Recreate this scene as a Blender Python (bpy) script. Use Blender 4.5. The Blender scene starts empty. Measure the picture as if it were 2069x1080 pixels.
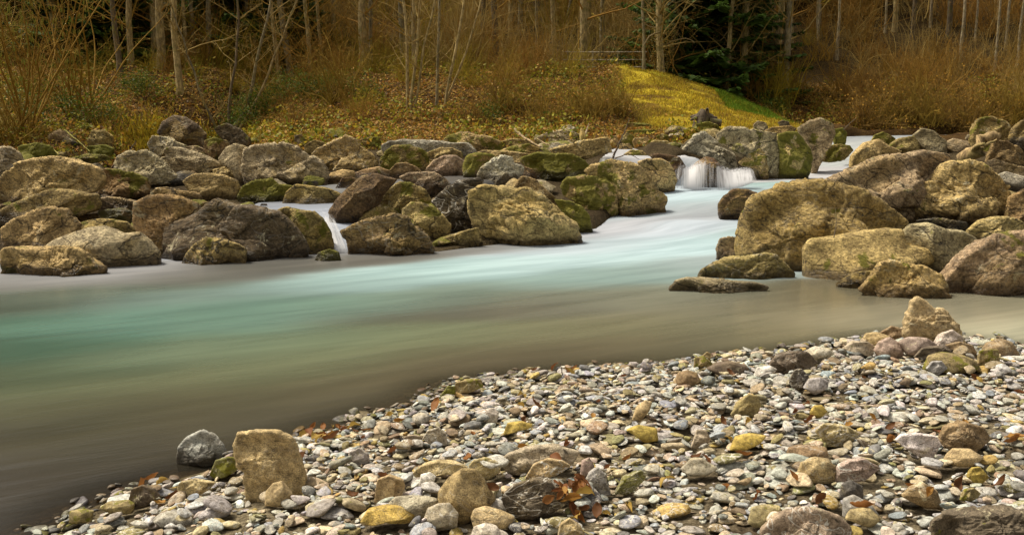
import bpy, bmesh, math, random
import numpy as np
from mathutils import Vector, Matrix

# ------------------------------------------------------------------ camera, sky, sun, exposure
scene = bpy.context.scene
COL = scene.collection
FPX, CX, CY, HZ, CAMH = 1900.0, 1034.5, 540.0, 225.0, 2.0
PITCH = math.atan((CY - HZ) / FPX)
cam_d = bpy.data.cameras.new('camera')
cam = bpy.data.objects.new('camera', cam_d)
COL.objects.link(cam)
cam.location = (0, 0, CAMH)
cam.rotation_euler = (math.pi / 2 - PITCH, 0, 0)
cam_d.sensor_width = 36.0
cam_d.lens = FPX / 2069.0 * 36.0
cam_d.clip_start = 0.05
cam_d.clip_end = 900
scene.camera = cam

SUN_EL, SUN_AZ = math.radians(60), math.radians(292)     # azimuth clockwise from +Y: high, beyond the left bank
world = bpy.data.worlds.new('World')
scene.world = world
world.use_nodes = True
wn, wl = world.node_tree.nodes, world.node_tree.links
wn.clear()
sky = wn.new('ShaderNodeTexSky')
sky.sky_type = 'NISHITA'
sky.sun_disc = False
sky.sun_elevation = SUN_EL
sky.sun_rotation = SUN_AZ
sky.air_density = 1.0
sky.dust_density = 4.0
sky.ozone_density = 1.0
hsv = wn.new('ShaderNodeHueSaturation')
hsv.inputs['Saturation'].default_value = 0.25
warm = wn.new('ShaderNodeMix'); warm.data_type = 'RGBA'; warm.blend_type = 'MULTIPLY'
warm.inputs[0].default_value = 1.0
warm.inputs[7].default_value = (1.0, 0.93, 0.80, 1)
bg = wn.new('ShaderNodeBackground')
bg.inputs['Strength'].default_value = 0.125
wo = wn.new('ShaderNodeOutputWorld')
wl.new(sky.outputs[0], hsv.inputs['Color'])
wl.new(hsv.outputs[0], warm.inputs[6])
wl.new(warm.outputs[2], bg.inputs['Color'])
wl.new(bg.outputs[0], wo.inputs['Surface'])

sun_d = bpy.data.lights.new('sun', 'SUN')
sun_d.energy = 3.5
sun_d.angle = math.radians(16)
sun_d.color = (1.0, 0.92, 0.77)
sun = bpy.data.objects.new('sun', sun_d)
COL.objects.link(sun)
sdir = Vector((math.sin(SUN_AZ) * math.cos(SUN_EL), math.cos(SUN_AZ) * math.cos(SUN_EL), math.sin(SUN_EL)))
sun.rotation_euler = sdir.to_track_quat('Z', 'Y').to_euler()
sun.location = sdir * 40

scene.view_settings.view_transform = 'Standard'
scene.view_settings.look = 'None'
scene.view_settings.gamma = 1.0
scene.view_settings.use_curve_mapping = False
scene.view_settings.exposure = 0.32

# ------------------------------------------------------------------ projection helpers
CP, SP = math.cos(PITCH), math.sin(PITCH)
def ray(px, py):
    u = (px - CX) / FPX; v = (CY - py) / FPX
    return np.array([u, CP + v * SP, -SP + v * CP])
def at_depth(px, py, y):
    d = ray(px, py); return d * (y / d[1]) + np.array([0, 0, CAMH])
def at_z(px, py, z):
    d = ray(px, py); return d * ((z - CAMH) / d[2]) + np.array([0, 0, CAMH])
def project(p):
    x, y, z = p[0], p[1], p[2] - CAMH
    f = y * CP - z * SP; u = y * SP + z * CP
    return CX + FPX * x / f, CY - FPX * u / f

# ------------------------------------------------------------------ noise
def _h(ix, iy, iz, s):
    n = (ix.astype(np.int64) * 374761393 + iy.astype(np.int64) * 668265263 + iz.astype(np.int64) * 2147483647 + s * 974711) & 0xffffffff
    n = ((n ^ (n >> 13)) * 1274126177) & 0xffffffff
    n = ((n ^ (n >> 16)) * 2246822519) & 0xffffffff
    return ((n ^ (n >> 15)) & 0xffffff) / float(0xffffff) * 2 - 1
def vnoise(p, s=0):
    i = np.floor(p); f = p - i; f = f * f * f * (f * (f * 6 - 15) + 10)
    x, y, z = i[:, 0], i[:, 1], i[:, 2]
    r = 0
    for a in (0, 1):
        wa = f[:, 0] if a else 1 - f[:, 0]
        for b in (0, 1):
            wb = f[:, 1] if b else 1 - f[:, 1]
            for c in (0, 1):
                wc = f[:, 2] if c else 1 - f[:, 2]
                r = r + wa * wb * wc * _h(x + a, y + b, z + c, s)
    return r
def fbm(p, o=4, s=0):
    r = 0; a = 1.0; t = 0
    for k in range(o):
        r = r + a * vnoise(p * (2.03 ** k), s + k); t += a; a *= 0.5
    return r / t
def ridged(p, o=3, s=0):
    r = 0; a = 1.0; t = 0
    for k in range(o):
        r = r + a * (1 - 2 * np.abs(vnoise(p * (2.1 ** k), s + 11 + k))); t += a; a *= 0.5
    return r / t
def smooth(a, b, x):
    t = np.clip((x - a) / (b - a), 0, 1); return t * t * (3 - 2 * t)

# ------------------------------------------------------------------ mesh helpers
def np_mesh(name, verts, faces, mat=None, shade=True, attrs=None):
    """faces: (n,k) int array; attrs: {name: (n,4)} point colours"""
    me = bpy.data.meshes.new(name)
    verts = np.asarray(verts, dtype=np.float32); faces = np.asarray(faces, dtype=np.int32)
    n, k = faces.shape
    me.vertices.add(len(verts)); me.vertices.foreach_set('co', verts.ravel())
    me.loops.add(n * k); me.loops.foreach_set('vertex_index', faces.ravel())
    me.polygons.add(n); me.polygons.foreach_set('loop_start', np.arange(0, n * k, k, dtype=np.int32))
    if shade: me.polygons.foreach_set('use_smooth', np.ones(n, dtype=bool))
    me.update(calc_edges=True)
    for an, av in (attrs or {}).items():
        av = np.asarray(av, dtype=np.float32)
        if av.ndim == 1: av = np.tile(av, (len(verts), 1))
        at = me.attributes.new(an, 'FLOAT_COLOR', 'POINT'); at.data.foreach_set('color', av.ravel())
    if mat: me.materials.append(mat)
    return me
def link(name, me, parent=None, loc=(0, 0, 0)):
    o = bpy.data.objects.new(name, me); COL.objects.link(o); o.location = loc
    if parent is not None: o.parent = parent
    return o
def tag(o, label=None, cat=None, group=None, kind=None):
    if label: o['label'] = label
    if cat: o['category'] = cat
    if group: o['group'] = group
    if kind: o['kind'] = kind
    return o
ICO = {}
def ico(s):
    if s not in ICO:
        bm = bmesh.new(); bmesh.ops.create_icosphere(bm, subdivisions=s, radius=1)
        v = np.array([x.co[:] for x in bm.verts]); f = np.array([[q.index for q in x.verts] for x in bm.faces]); bm.free()
        ICO[s] = (v, f)
    return ICO[s]
class Tubes:
    """collects tapered tubes into one mesh"""
    def __init__(s): s.v = []; s.f = []; s.n = 0; s.c = []
    def add(s, pts, rad, k=4, col=None):
        pts = np.asarray(pts, float); m = len(pts)
        t = np.gradient(pts, axis=0); t /= np.linalg.norm(t, axis=1)[:, None] + 1e-9
        a = np.array([0.31, 0.95, 0.02]) if abs(t[0][2]) > .7 else np.array([0.05, 0.02, 1.0])
        u = np.cross(t, a); u /= np.linalg.norm(u, axis=1)[:, None] + 1e-9
        w = np.cross(t, u)
        an = np.linspace(0, 2 * np.pi, k, endpoint=False)
        rad = np.asarray(rad, float)
        ring = pts[:, None, :] + rad[:, None, None] * (np.cos(an)[None, :, None] * u[:, None, :] + np.sin(an)[None, :, None] * w[:, None, :])
        s.v.append(ring.reshape(-1, 3))
        i = np.arange(m - 1)[:, None] * k; j = np.arange(k)[None, :]; j2 = (j + 1) % k
        q = np.stack([i + j, i + j2, i + k + j2, i + k + j], -1).reshape(-1, 4) + s.n
        s.f.append(q); s.n += m * k
        if col is not None: s.c.append(np.tile(np.append(col, 1.0), (m * k, 1)))
    def quads(s, q, col=None):
        """q: (n,4,3)"""
        q = np.asarray(q); n = len(q)
        s.v.append(q.reshape(-1, 3)); s.f.append(np.arange(n * 4).reshape(n, 4) + s.n); s.n += n * 4
        if col is not None:
            c = np.concatenate([col, np.ones((n, 1))], 1) if np.ndim(col) == 2 else np.tile(np.append(col, 1.0), (n, 1))
            s.c.append(np.repeat(c, 4, axis=0))
    def mesh(s, name, mat, shade=True):
        at = {'tint': np.concatenate(s.c)} if s.c else None
        return np_mesh(name, np.concatenate(s.v), np.concatenate(s.f), mat, shade, at)

# ------------------------------------------------------------------ materials
class NT:
    def __init__(s, name):
        s.m = bpy.data.materials.new(name); s.m.use_nodes = True
        s.t = s.m.node_tree; s.t.nodes.clear()
        s.out = s.t.nodes.new('ShaderNodeOutputMaterial')
        s.b = s.t.nodes.new('ShaderNodeBsdfPrincipled')
        s.L(s.b.outputs[0], s.out.inputs['Surface'])
    def L(s, a, b): s.t.links.new(a, b)
    def n(s, ty, **kw):
        x = s.t.nodes.new('ShaderNode' + ty)
        for k, v in kw.items(): setattr(x, k, v)
        return x
    def set(s, sock, v):
        if hasattr(v, 'is_linked') or hasattr(v, 'links'): s.L(v, sock)
        else: sock.default_value = v
    def math(s, op, a, b=0.0, c=0.0, clamp=False):
        x = s.n('Math', operation=op, use_clamp=clamp)
        for i, v in enumerate((a, b, c)): s.set(x.inputs[i], v)
        return x.outputs[0]
    def mix(s, f, a, b, bt='MIX'):
        x = s.n('Mix', data_type='RGBA', blend_type=bt)
        s.set(x.inputs[0], f); s.set(x.inputs[6], a); s.set(x.inputs[7], b)
        return x.outputs[2]
    def noise(s, vec, scale, detail=4, rough=0.55, dist=0.0):
        x = s.n('TexNoise'); s.L(vec, x.inputs['Vector'])
        x.inputs['Scale'].default_value = scale; x.inputs['Detail'].default_value = detail
        x.inputs['Roughness'].default_value = rough; x.inputs['Distortion'].default_value = dist
        return x.outputs['Fac']
    def ramp(s, f, a, b, lo=0.0, hi=1.0, sm=True):
        x = s.n('MapRange', interpolation_type='SMOOTHSTEP' if sm else 'LINEAR')
        s.L(f, x.inputs[0])
        for i, v in enumerate((a, b, lo, hi)): s.set(x.inputs[i + 1], v)
        return x.outputs[0]
    def attr(s, name):
        x = s.n('Attribute', attribute_name=name); return x
    def bump(s, h, strength, dist, nrm=None):
        x = s.n('Bump'); x.inputs['Strength'].default_value = strength; x.inputs['Distance'].default_value = dist
        s.L(h, x.inputs['Height'])
        if nrm is not None: s.L(nrm, x.inputs['Normal'])
        return x.outputs[0]
def rgb(*c): return (c[0], c[1], c[2], 1.0)

def stone_material(name, k, och=.6):
    """k: texture frequency factor (1 boulders, more for pebbles). tint = colour, par = (moss, vein, water level, seed)"""
    t = NT(name)
    tint = t.attr('tint'); par = t.attr('par')
    sp = t.n('SeparateColor'); t.L(par.outputs['Color'], sp.inputs[0])
    moss, vein, wlev, seed = sp.outputs[0], sp.outputs[1], sp.outputs[2], par.outputs['Alpha']
    tc = t.n('TexCoord'); geo = t.n('NewGeometry')
    comb = t.n('CombineXYZ')
    t.L(t.math('MULTIPLY', seed, 37.0), comb.inputs[0]); t.L(t.math('MULTIPLY', seed, 91.0), comb.inputs[1]); t.L(t.math('MULTIPLY', seed, 53.0), comb.inputs[2])
    va = t.n('VectorMath', operation='ADD'); t.L(tc.outputs['Object'], va.inputs[0]); t.L(comb.outputs[0], va.inputs[1])
    vr = t.n('VectorRotate', rotation_type='AXIS_ANGLE'); vr.inputs['Axis'].default_value = (.5, .6, .62); t.L(va.outputs[0], vr.inputs['Vector']); t.L(t.math('MULTIPLY', t.math('SUBTRACT', seed, .5), 1.6), vr.inputs['Angle'])
    P = vr.outputs[0]
    def own(f, lo, hi): return t.math('MULTIPLY_ADD', t.math('FRACT', t.math('MULTIPLY', seed, f)), hi - lo, lo)   # differs from stone to stone
    mp = t.n('Mapping'); t.L(P, mp.inputs[0]); mp.inputs['Scale'].default_value = (1, 1, 3.2); mp.inputs['Rotation'].default_value = (0.3, 0.35, 0)
    L = mp.outputs[0]
    big = t.noise(P, 1.6 * k, 5, 0.6, 0.4)
    mid = t.noise(P, 7 * k, 6, 0.65, 0.3)
    lay = t.noise(L, 5 * k, 8, 0.7, 1.2)
    fine = t.noise(P, (30 if k < 2 else 55) * k, 5, 0.75)
    c = tint.outputs['Color']
    c = t.mix(1.0, c, t.mix(t.ramp(mid, .32, .68), rgb(.60, .57, .53), rgb(1.42, 1.40, 1.35)), 'MULTIPLY')
    # ochre weathering in patches, dark mineral staining, pale lichen crust
    c = t.mix(t.math('MULTIPLY', t.ramp(big, .47, .62), t.math('MULTIPLY', own(7.3, .15, 1.35), och)), c, t.mix(.55, c, rgb(.50, .335, .085)))
    c = t.mix(t.math('MULTIPLY', t.ramp(lay, .45, .35), own(13.7, .45, 1.0)), c, rgb(.045, .036, .026))
    pale = t.noise(P, 4.2 * k, 7, 0.72, 0.6)
    c = t.mix(t.math('MULTIPLY', t.ramp(pale, .575, .66), own(5.9, .1, .95)), c, rgb(.62, .55, .36))
    c = t.mix(1.0, c, t.mix(t.ramp(fine, .38, .62), rgb(.62, .61, .60), rgb(1.40, 1.40, 1.38)), 'MULTIPLY')
    # fracture lines
    dv = t.n('VectorMath', operation='ADD'); t.L(L, dv.inputs[0]); nc_ = t.n('TexNoise'); t.L(P, nc_.inputs['Vector']); nc_.inputs['Scale'].default_value = 2.5 * k; nc_.inputs['Detail'].default_value = 5
    sc = t.n('VectorMath', operation='SCALE'); t.L(nc_.outputs['Color'], sc.inputs[0]); sc.inputs['Scale'].default_value = .9 / k; t.L(sc.outputs[0], dv.inputs[1])
    vo = t.n('TexVoronoi', feature='DISTANCE_TO_EDGE'); t.L(dv.outputs[0], vo.inputs['Vector']); vo.inputs['Scale'].default_value = 1.15 * k
    crack = t.math('MULTIPLY', t.ramp(vo.outputs['Distance'], .030, .004), t.math('MULTIPLY', t.ramp(big, .40, .52), own(9.1, .3, 1.0)))
    c = t.mix(t.math('MULTIPLY', crack, .85 if k < 2 else .4), c, rgb(.035, .028, .02))
    v1 = t.noise(P, 2.1 * k, 3, 0.5, 0.8); v2 = t.noise(L, 1.1 * k, 2, 0.5, 1.5)
    r1 = t.ramp(t.math('ABSOLUTE', t.math('SUBTRACT', v1, .5)), .011, .003)
    r2 = t.ramp(t.math('ABSOLUTE', t.math('SUBTRACT', v2, .52)), .014, .004)
    vf = t.math('MULTIPLY', t.math('MAXIMUM', r1, r2), vein)
    c = t.mix(vf, c, rgb(.62, .58, .50))
    # moss: patches, more where the attribute asks for it
    mn = t.noise(P, 3.2 * k, 6, 0.6, 0.3)
    nz = t.n('SeparateXYZ'); t.L(geo.outputs['Normal'], nz.inputs[0])
    mf = t.math('ADD', t.math('MULTIPLY', moss, .36), mn)
    mf = t.math('ADD', mf, t.math('MULTIPLY', nz.outputs[2], .03))
    mf = t.ramp(mf, .70, .76)
    mcol = t.mix(t.noise(P, 14 * k, 4, .6), rgb(.035, .045, .004), rgb(.30, .27, .022))
    c = t.mix(t.math('MULTIPLY', mf, .9), c, mcol)
    pz = t.n('SeparateXYZ'); t.L(geo.outputs['Position'], pz.inputs[0])
    wz = t.math('SUBTRACT', t.math('SUBTRACT', pz.outputs[2], wlev), t.math('MULTIPLY', t.math('SUBTRACT', mid, .5), .35 / k ** .5))
    wet = t.ramp(wz, .17 / k ** .35, .05 / k ** .35)
    c = t.mix(wet, c, t.mix(1.0, c, rgb(.30, .27, .24), 'MULTIPLY'))
    t.L(c, t.b.inputs['Base Color'])
    t.L(t.ramp(wet, 0.0, 1.0, .85, .35), t.b.inputs['Roughness'])
    t.b.inputs['Specular IOR Level'].default_value = .35
    hh = t.math('ADD', t.math('MULTIPLY', lay, 1.0), t.math('MULTIPLY', mid, .7))
    if k < 2:      # bedding planes on the big boulders, stronger on some than on others
        wv = t.n('TexWave', wave_type='BANDS', bands_direction='Z', wave_profile='SAW'); t.L(P, wv.inputs['Vector'])
        wv.inputs['Scale'].default_value = 2.3; wv.inputs['Distortion'].default_value = 9; wv.inputs['Detail'].default_value = 4; wv.inputs['Detail Scale'].default_value = .8
        hh = t.math('ADD', hh, t.math('MULTIPLY', wv.outputs['Fac'], own(3.1, 0, .8)))
    hh = t.math('SUBTRACT', hh, t.math('MULTIPLY', crack, .8 if k < 4 else 0.0))
    b = t.bump(hh, .9 if k < 2 else .35, .085 / k)
    b = t.bump(fine, .6 if k < 2 else .3, .014 / k, b)
    t.L(b, t.b.inputs['Normal'])
    return t.m
M_BOULDER = stone_material('weathered_boulder', 1.0)
M_STONE = stone_material('shore_stone', 3.2, .12)
M_PEBBLE = stone_material('river_pebble', 7.0, .22)

def tinted(name, rough=.8, var=.35, scale=20, translucent=False, spec=.2):
    t = NT(name); a = t.attr('tint'); tc = t.n('TexCoord')
    n = t.noise(tc.outputs['Object'], scale, 3)
    c = t.mix(1.0, a.outputs['Color'], t.mix(n, rgb(1 - var, 1 - var, 1 - var), rgb(1 + var, 1 + var, 1 + var)), 'MULTIPLY')
    t.L(c, t.b.inputs['Base Color']); t.b.inputs['Roughness'].default_value = rough
    t.b.inputs['Specular IOR Level'].default_value = spec
    if translucent:
        tr = t.n('BsdfTranslucent'); t.L(c, tr.inputs[0]); mx = t.n('MixShader'); mx.inputs[0].default_value = .3
        t.L(t.b.outputs[0], mx.inputs[1]); t.L(tr.outputs[0], mx.inputs[2]); t.L(mx.outputs[0], t.out.inputs['Surface'])
    return t.m
M_TWIG = tinted('bare_twigs', .85, .3, 6)
M_LEAF = tinted('leaves', .6, .3, 30, True)
def bark_material():
    t = NT('bark'); a = t.attr('tint'); tc = t.n('TexCoord')
    mp = t.n('Mapping'); t.L(tc.outputs['Object'], mp.inputs[0]); mp.inputs['Scale'].default_value = (1, 1, .35)
    n = t.noise(mp.outputs[0], 14, 6, .7, .5); m = t.noise(tc.outputs['Object'], 2.5, 4)
    c = t.mix(1.0, a.outputs['Color'], t.mix(t.ramp(n, .35, .65), rgb(.45, .43, .40), rgb(1.4, 1.4, 1.35)), 'MULTIPLY')
    c = t.mix(t.math('MULTIPLY', t.ramp(m, .52, .62), .55), c, rgb(.13, .12, .02))
    t.L(c, t.b.inputs['Base Color']); t.b.inputs['Roughness'].default_value = .9
    t.L(t.bump(n, .7, .03), t.b.inputs['Normal'])
    return t.m
M_BARK = bark_material()
# ------------------------------------------------------------------ lie of the land
PY_ = [-50, 9.0, 10.5, 12.2, 13.2, 17, 20, 23, 25, 27, 30, 33, 36, 40, 48, 60, 90, 130, 200]
PL_ = [-.9, -.9, -.6, -.35, -.05, .30, .55, .95, 1.3, 1.62, 2.35, 3.3, 3.45, 3.9, 6.5, 13, 34, 60, 90]
PR_ = [-.9, -.8, -.25, -.05, .0, .30, .55, .95, 1.2, 1.3, 1.35, 1.45, 2.2, 3.2, 7.0, 15, 38, 64, 95]
def profile(y): return np.interp(y, [0, 12.2, 13.5, 17, 20, 23, 25, 27, 30, 33], [0, 0, .05, .35, .6, 1.0, 1.35, 1.65, 2.35, 3.3])
SHORE = [at_z(px, py, 0)[:2] for px, py in [(-500, 1330), (60, 1090), (150, 1035), (270, 992), (370, 962), (480, 935), (620, 885), (720, 852), (830, 820), (900, 778),
         (1000, 765), (1130, 755), (1300, 740), (1420, 728), (1560, 714), (1680, 698), (1760, 686), (1850, 676), (1950, 690), (2069, 702), (2400, 700), (3000, 690)]]
SHORE = np.array(SHORE)
def seg_dist(x, y, P):
    best = np.full(x.shape, 1e9); sgn = np.ones(x.shape); par = np.zeros(x.shape)
    for i in range(len(P) - 1):
        a, b = P[i], P[i + 1]; d = b - a; L2 = d @ d
        t = np.clip(((x - a[0]) * d[0] + (y - a[1]) * d[1]) / L2, 0, 1)
        dx = x - a[0] - t * d[0]; dy = y - a[1] - t * d[1]; dd = np.hypot(dx, dy)
        cr = d[0] * dy - d[1] * dx
        m = dd < best
        best = np.where(m, dd, best); sgn = np.where(m, np.where(cr < 0, 1, -1), sgn); par = np.where(m, i + t, par)
    return best, sgn, par
def polyz(L): 
    P = []; z = []; w = []
    for px, py, zz, hw in L:
        q = at_z(px, py, zz); P.append(q[:2]); z.append(zz); w.append(hw)
    return np.array(P), np.array(z), np.array(w)
CH_MAIN = polyz([(1200, 560, 0, 3.0), (1420, 480, .02, 1.7), (1430, 430, .2, 1.5), (1480, 392, .42, 1.5), (1590, 360, .52, 1.2), (1680, 335, .60, 1.0)])
CH_UP = (np.array([[7.0, 24.0], [9.5, 27.5], [12.5, 29.5], [16, 31], [24, 31], [40, 31]]), np.array([.7, .95, 1.2, 1.2, 1.2, 1.2]), np.array([.9, 1.2, 1.8, 2.3, 2.3, 2.3]))
CH_SIDE = polyz([(690, 505, 0, .35), (668, 455, .2, .3), (620, 412, .36, .8), (700, 376, .55, .55), (800, 366, .6, .4), (960, 360, .62, .6)])
CH_FALL = polyz([(1440, 372, .48, 1.1), (1425, 330, 1.0, .4), (1340, 321, 1.03, .5), (1270, 317, 1.05, .4), (1262, 296, 1.12, .12)])
CHANNELS = [CH_MAIN, CH_UP, CH_SIDE, CH_FALL]
def ground(x, y):
    x = np.asarray(x, float); y = np.asarray(y, float)
    L = np.interp(y, PY_, PL_); R = np.interp(y, PY_, PR_)
    t = np.clip((x - 4.9) / (9.9 - 4.9), 0, 1); t = np.where(y > 22, t * (0.75 + .25 * t), (x > 3))
    far = L * (1 - t) + R * t
    # dark gully on the left
    g = np.exp(-((x + 9.3 - .12 * (y - 24)) / 1.7) ** 2) * smooth(21, 25, y) * (1 - smooth(33, 40, y))
    far = far - 1.1 * g
    far = far + .55 * np.exp(-((x - 3.2) / 1.3) ** 2 - ((y - 21.6) / 1.3) ** 2)
    # grassy knoll face, steeper at its foot
    far = far + .12 * np.exp(-((x - 4.6) / 1.8) ** 2 - ((y - 32.2) / 1.7) ** 2)
    # lumps
    p = np.stack([x.ravel(), y.ravel(), np.zeros(x.size)], 1)
    lump = fbm(p * .55, 4, 5).reshape(x.shape)
    far = far + lump * (.10 + .25 * smooth(23, 34, y) * (1 - .7 * np.exp(-((x - 6.5) / 3.0) ** 2)) + 2.0 * smooth(45, 80, y))
    for P, z, w in CHANNELS:
        d, _, par = seg_dist(x, y, P)
        zz = np.interp(par, np.arange(len(z)), z); ww = np.interp(par, np.arange(len(w)), w)
        lim = zz - .28 + 2.2 * np.maximum(0, d - ww)
        far = np.where(d < ww + 1.2, np.minimum(far, np.maximum(lim, zz - .28)), far)
    d, s, _ = seg_dist(x, y, SHORE)
    sd = d * s
    near = np.where(sd > 0, .42 * (1 - np.exp(-sd / 1.9)), -.75 * (1 - np.exp(sd / 3.2)))
    near = near + .035 * fbm(p * 1.3, 3, 9).reshape(x.shape) * smooth(-.1, .5, sd)
    return np.maximum(np.where(y < 12.5, near, -9), np.where(y > 8, far, -9)), sd
def g1(x, y):
    return float(ground(np.array([x]), np.array([y]))[0][0])
def on_ground(px, py, fn=None):
    """first point where the pixel's ray meets the ground"""
    d = ray(px, py)
    ys = np.concatenate([np.arange(2.5, 12, .02), np.arange(12, 60, .06), np.arange(60, 150, .5)])
    pts = d[None, :] * (ys / d[1])[:, None] + np.array([0, 0, CAMH])
    if fn is None or fn == 'pile':
        gz, sd = ground(pts[:, 0], pts[:, 1])
        if fn: gz = gz + .05 * smooth(-.05, .25, sd)
    else: gz = fn(pts[:, 1])
    i = np.argmax(pts[:, 2] < gz)
    return pts[i]

def grid_sheet(name, xs, ys, fn, mat, attrs_fn=None):
    X, Y = np.meshgrid(xs, ys); Z = fn(X, Y)
    n, m = X.shape
    v = np.stack([X, Y, Z], -1).reshape(-1, 3)
    i = np.arange(n - 1)[:, None] * m + np.arange(m - 1)[None, :]
    f = np.stack([i, i + 1, i + m + 1, i + m], -1).reshape(-1, 4)
    at = attrs_fn(X.ravel(), Y.ravel(), Z.ravel()) if attrs_fn else None
    return np_mesh(name, v, f, mat, True, at)

def graded(lo, hi, core_lo, core_hi, step, grow=1.12):
    a = [core_lo]
    s = step
    while a[-1] > lo: s *= grow; a.append(a[-1] - s)
    b = [core_hi]; s = step
    while b[-1] < hi: s *= grow; b.append(b[-1] + s)
    return np.array(a[::-1][:-1] + list(np.arange(core_lo, core_hi, step)) + b)

def ground_material():
    t = NT('ground_soil'); tint = t.attr('tint'); geo = t.n('NewGeometry'); P = geo.outputs['Position']
    a = t.noise(P, 1.5, 8, .7, .5); b = t.noise(P, 24, 6, .75); v = t.noise(P, 90, 3, .7)
    c = t.mix(1.0, tint.outputs['Color'], t.mix(t.ramp(a, .3, .7), rgb(.55, .5, .45), rgb(1.3, 1.3, 1.2)), 'MULTIPLY')
    c = t.mix(1.0, c, t.mix(t.ramp(b, .35, .65), rgb(.4, .38, .35), rgb(1.6, 1.6, 1.55)), 'MULTIPLY')
    t.L(c, t.b.inputs['Base Color']); t.b.inputs['Roughness'].default_value = .95
    t.b.inputs['Specular IOR Level'].default_value = .1
    t.L(t.bump(v, .6, .02, t.bump(b, .8, .07)), t.b.inputs['Normal'])
    return t.m
def mixc(a, b, t): return a * (1 - t)[:, None] + b * t[:, None]
def ground_tint(x, y, z):
    soil = np.array([.070, .052, .030]); sand = np.array([.21, .175, .125]); bed = np.array([.15, .12, .075]); leafy = np.array([.085, .048, .016])
    grass = np.array([.46, .35, .03]); green = np.array([.15, .21, .018]); wood = np.array([.055, .036, .014])
    _, sd = ground(x, y)
    c = np.tile(soil, (len(x), 1))
    near = y < 11
    c = np.where(near[:, None], mixc(np.tile(bed, (len(x), 1)), np.tile(sand, (len(x), 1)), smooth(0, .4, sd)), c)
    p = np.stack([x, y, 0 * x], 1)
    n = fbm(p * .8, 4, 3)
    c = mixc(c, np.tile(leafy, (len(x), 1)), smooth(23.5, 26, y + n) * (y > 12))
    kn = smooth(3.2, 4.0, x + .5 * n) * (1 - smooth(8.8, 10.2, x)) * smooth(25.2, 26.5, y) * (1 - smooth(34.5, 36.5, y))
    gn = fbm(p * np.array([1.2, 2.2, 1]), 4, 31)
    gcol = mixc(np.tile(grass, (len(x), 1)), np.tile(np.array([.17, .105, .02]), (len(x), 1)), smooth(.0, .35, gn))
    c = mixc(c, gcol, kn)
    gr = smooth(7.0, 7.5, x + .5 * n) * (1 - smooth(8.9, 9.5, x)) * smooth(30.3, 31.2, y + .3 * n) * (1 - smooth(34.5, 36, y))
    gr = np.maximum(gr, .6 * smooth(32.3, 33.2, y) * smooth(3.4, 4, x) * (1 - smooth(5, 5.6, x)) * (y < 35.5))
    c = mixc(c, np.tile(green, (len(x), 1)), gr)
    c = mixc(c, np.tile(wood, (len(x), 1)), smooth(36, 42, y))
    return {'tint': np.concatenate([c, np.ones((len(x), 1))], 1)}
gx = graded(-110, 130, -14, 16, .14, 1.10); gy = graded(-40, 190, 2.5, 36, .14, 1.07)
tag(link('ground', grid_sheet('ground', gx, gy, lambda X, Y: ground(X, Y)[0], ground_material(), ground_tint)), kind='structure')

# ------------------------------------------------------------------ water
WZ = [(x, y, 0) for x, y in [(-300, 560), (0, 565), (300, 545), (640, 522), (880, 505), (1170, 490), (1170, 520), (1400, 600), (1400, 520), (1600, 600), (1850, 620), (2069, 640), (2500, 640),
      (0, 700), (400, 700), (800, 700), (1200, 650), (1600, 660), (0, 900), (300, 900), (700, 850), (-400, 900), (-400, 700), (0, 1080), (1000, 780)]]
WZ += [(1300, 488, .0), (1460, 495, .01), (1210, 465, .05), (1300, 452, .10), (1400, 455, .10), (1490, 455, .12), (1350, 432, .24), (1450, 430, .25), (1400, 405, .34), (1500, 395, .44), (1600, 385, .47),
       (1400, 378, .46), (1480, 366, .50), (1580, 360, .53), (1650, 340, .60), (1700, 325, .68), (690, 503, 0), (672, 462, .14), (655, 432, .33), (600, 412, .36), (520, 412, .36), (700, 376, .56), (640, 378, .52), (800, 366, .6), (960, 358, .63)]
WHIGH = np.array([at_z(*q) for q in [(1420, 324, 1.02), (1380, 322, 1.03), (1340, 320, 1.04), (1270, 316, 1.05), (1260, 290, 1.12), (1180, 300, 1.08)]])
WPTS = np.array([at_z(*q) for q in WZ] +
                [np.array(q) for q in [(8.6, 26.2, .85), (10.2, 28, 1.08), (12, 29, 1.2), (14, 29.5, 1.2), (16, 31, 1.2), (12, 32, 1.2), (24, 31, 1.2), (20, 33, 1.2), (34, 31, 1.2)]])
def nw(x, y, pts, vals, sx, sy=None):
    """normalised gaussian regression over control points"""
    sy = sy or sx
    out = np.zeros((len(x),) + vals.shape[1:])
    for i in range(0, len(x), 20000):
        d = ((x[i:i + 20000, None] - pts[None, :, 0]) / sx) ** 2 + ((y[i:i + 20000, None] - pts[None, :, 1]) / sy) ** 2
        d = d - d.min(1)[:, None]
        w = np.exp(-.5 * d); w /= w.sum(1)[:, None]
        out[i:i + 20000] = w @ vals
    return out
def S(r, g, b): 
    f = lambda c: (c / 255 / 12.92) if c / 255 < .04045 else ((c / 255 + .055) / 1.055) ** 2.4
    return [f(r), f(g), f(b)]
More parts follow.
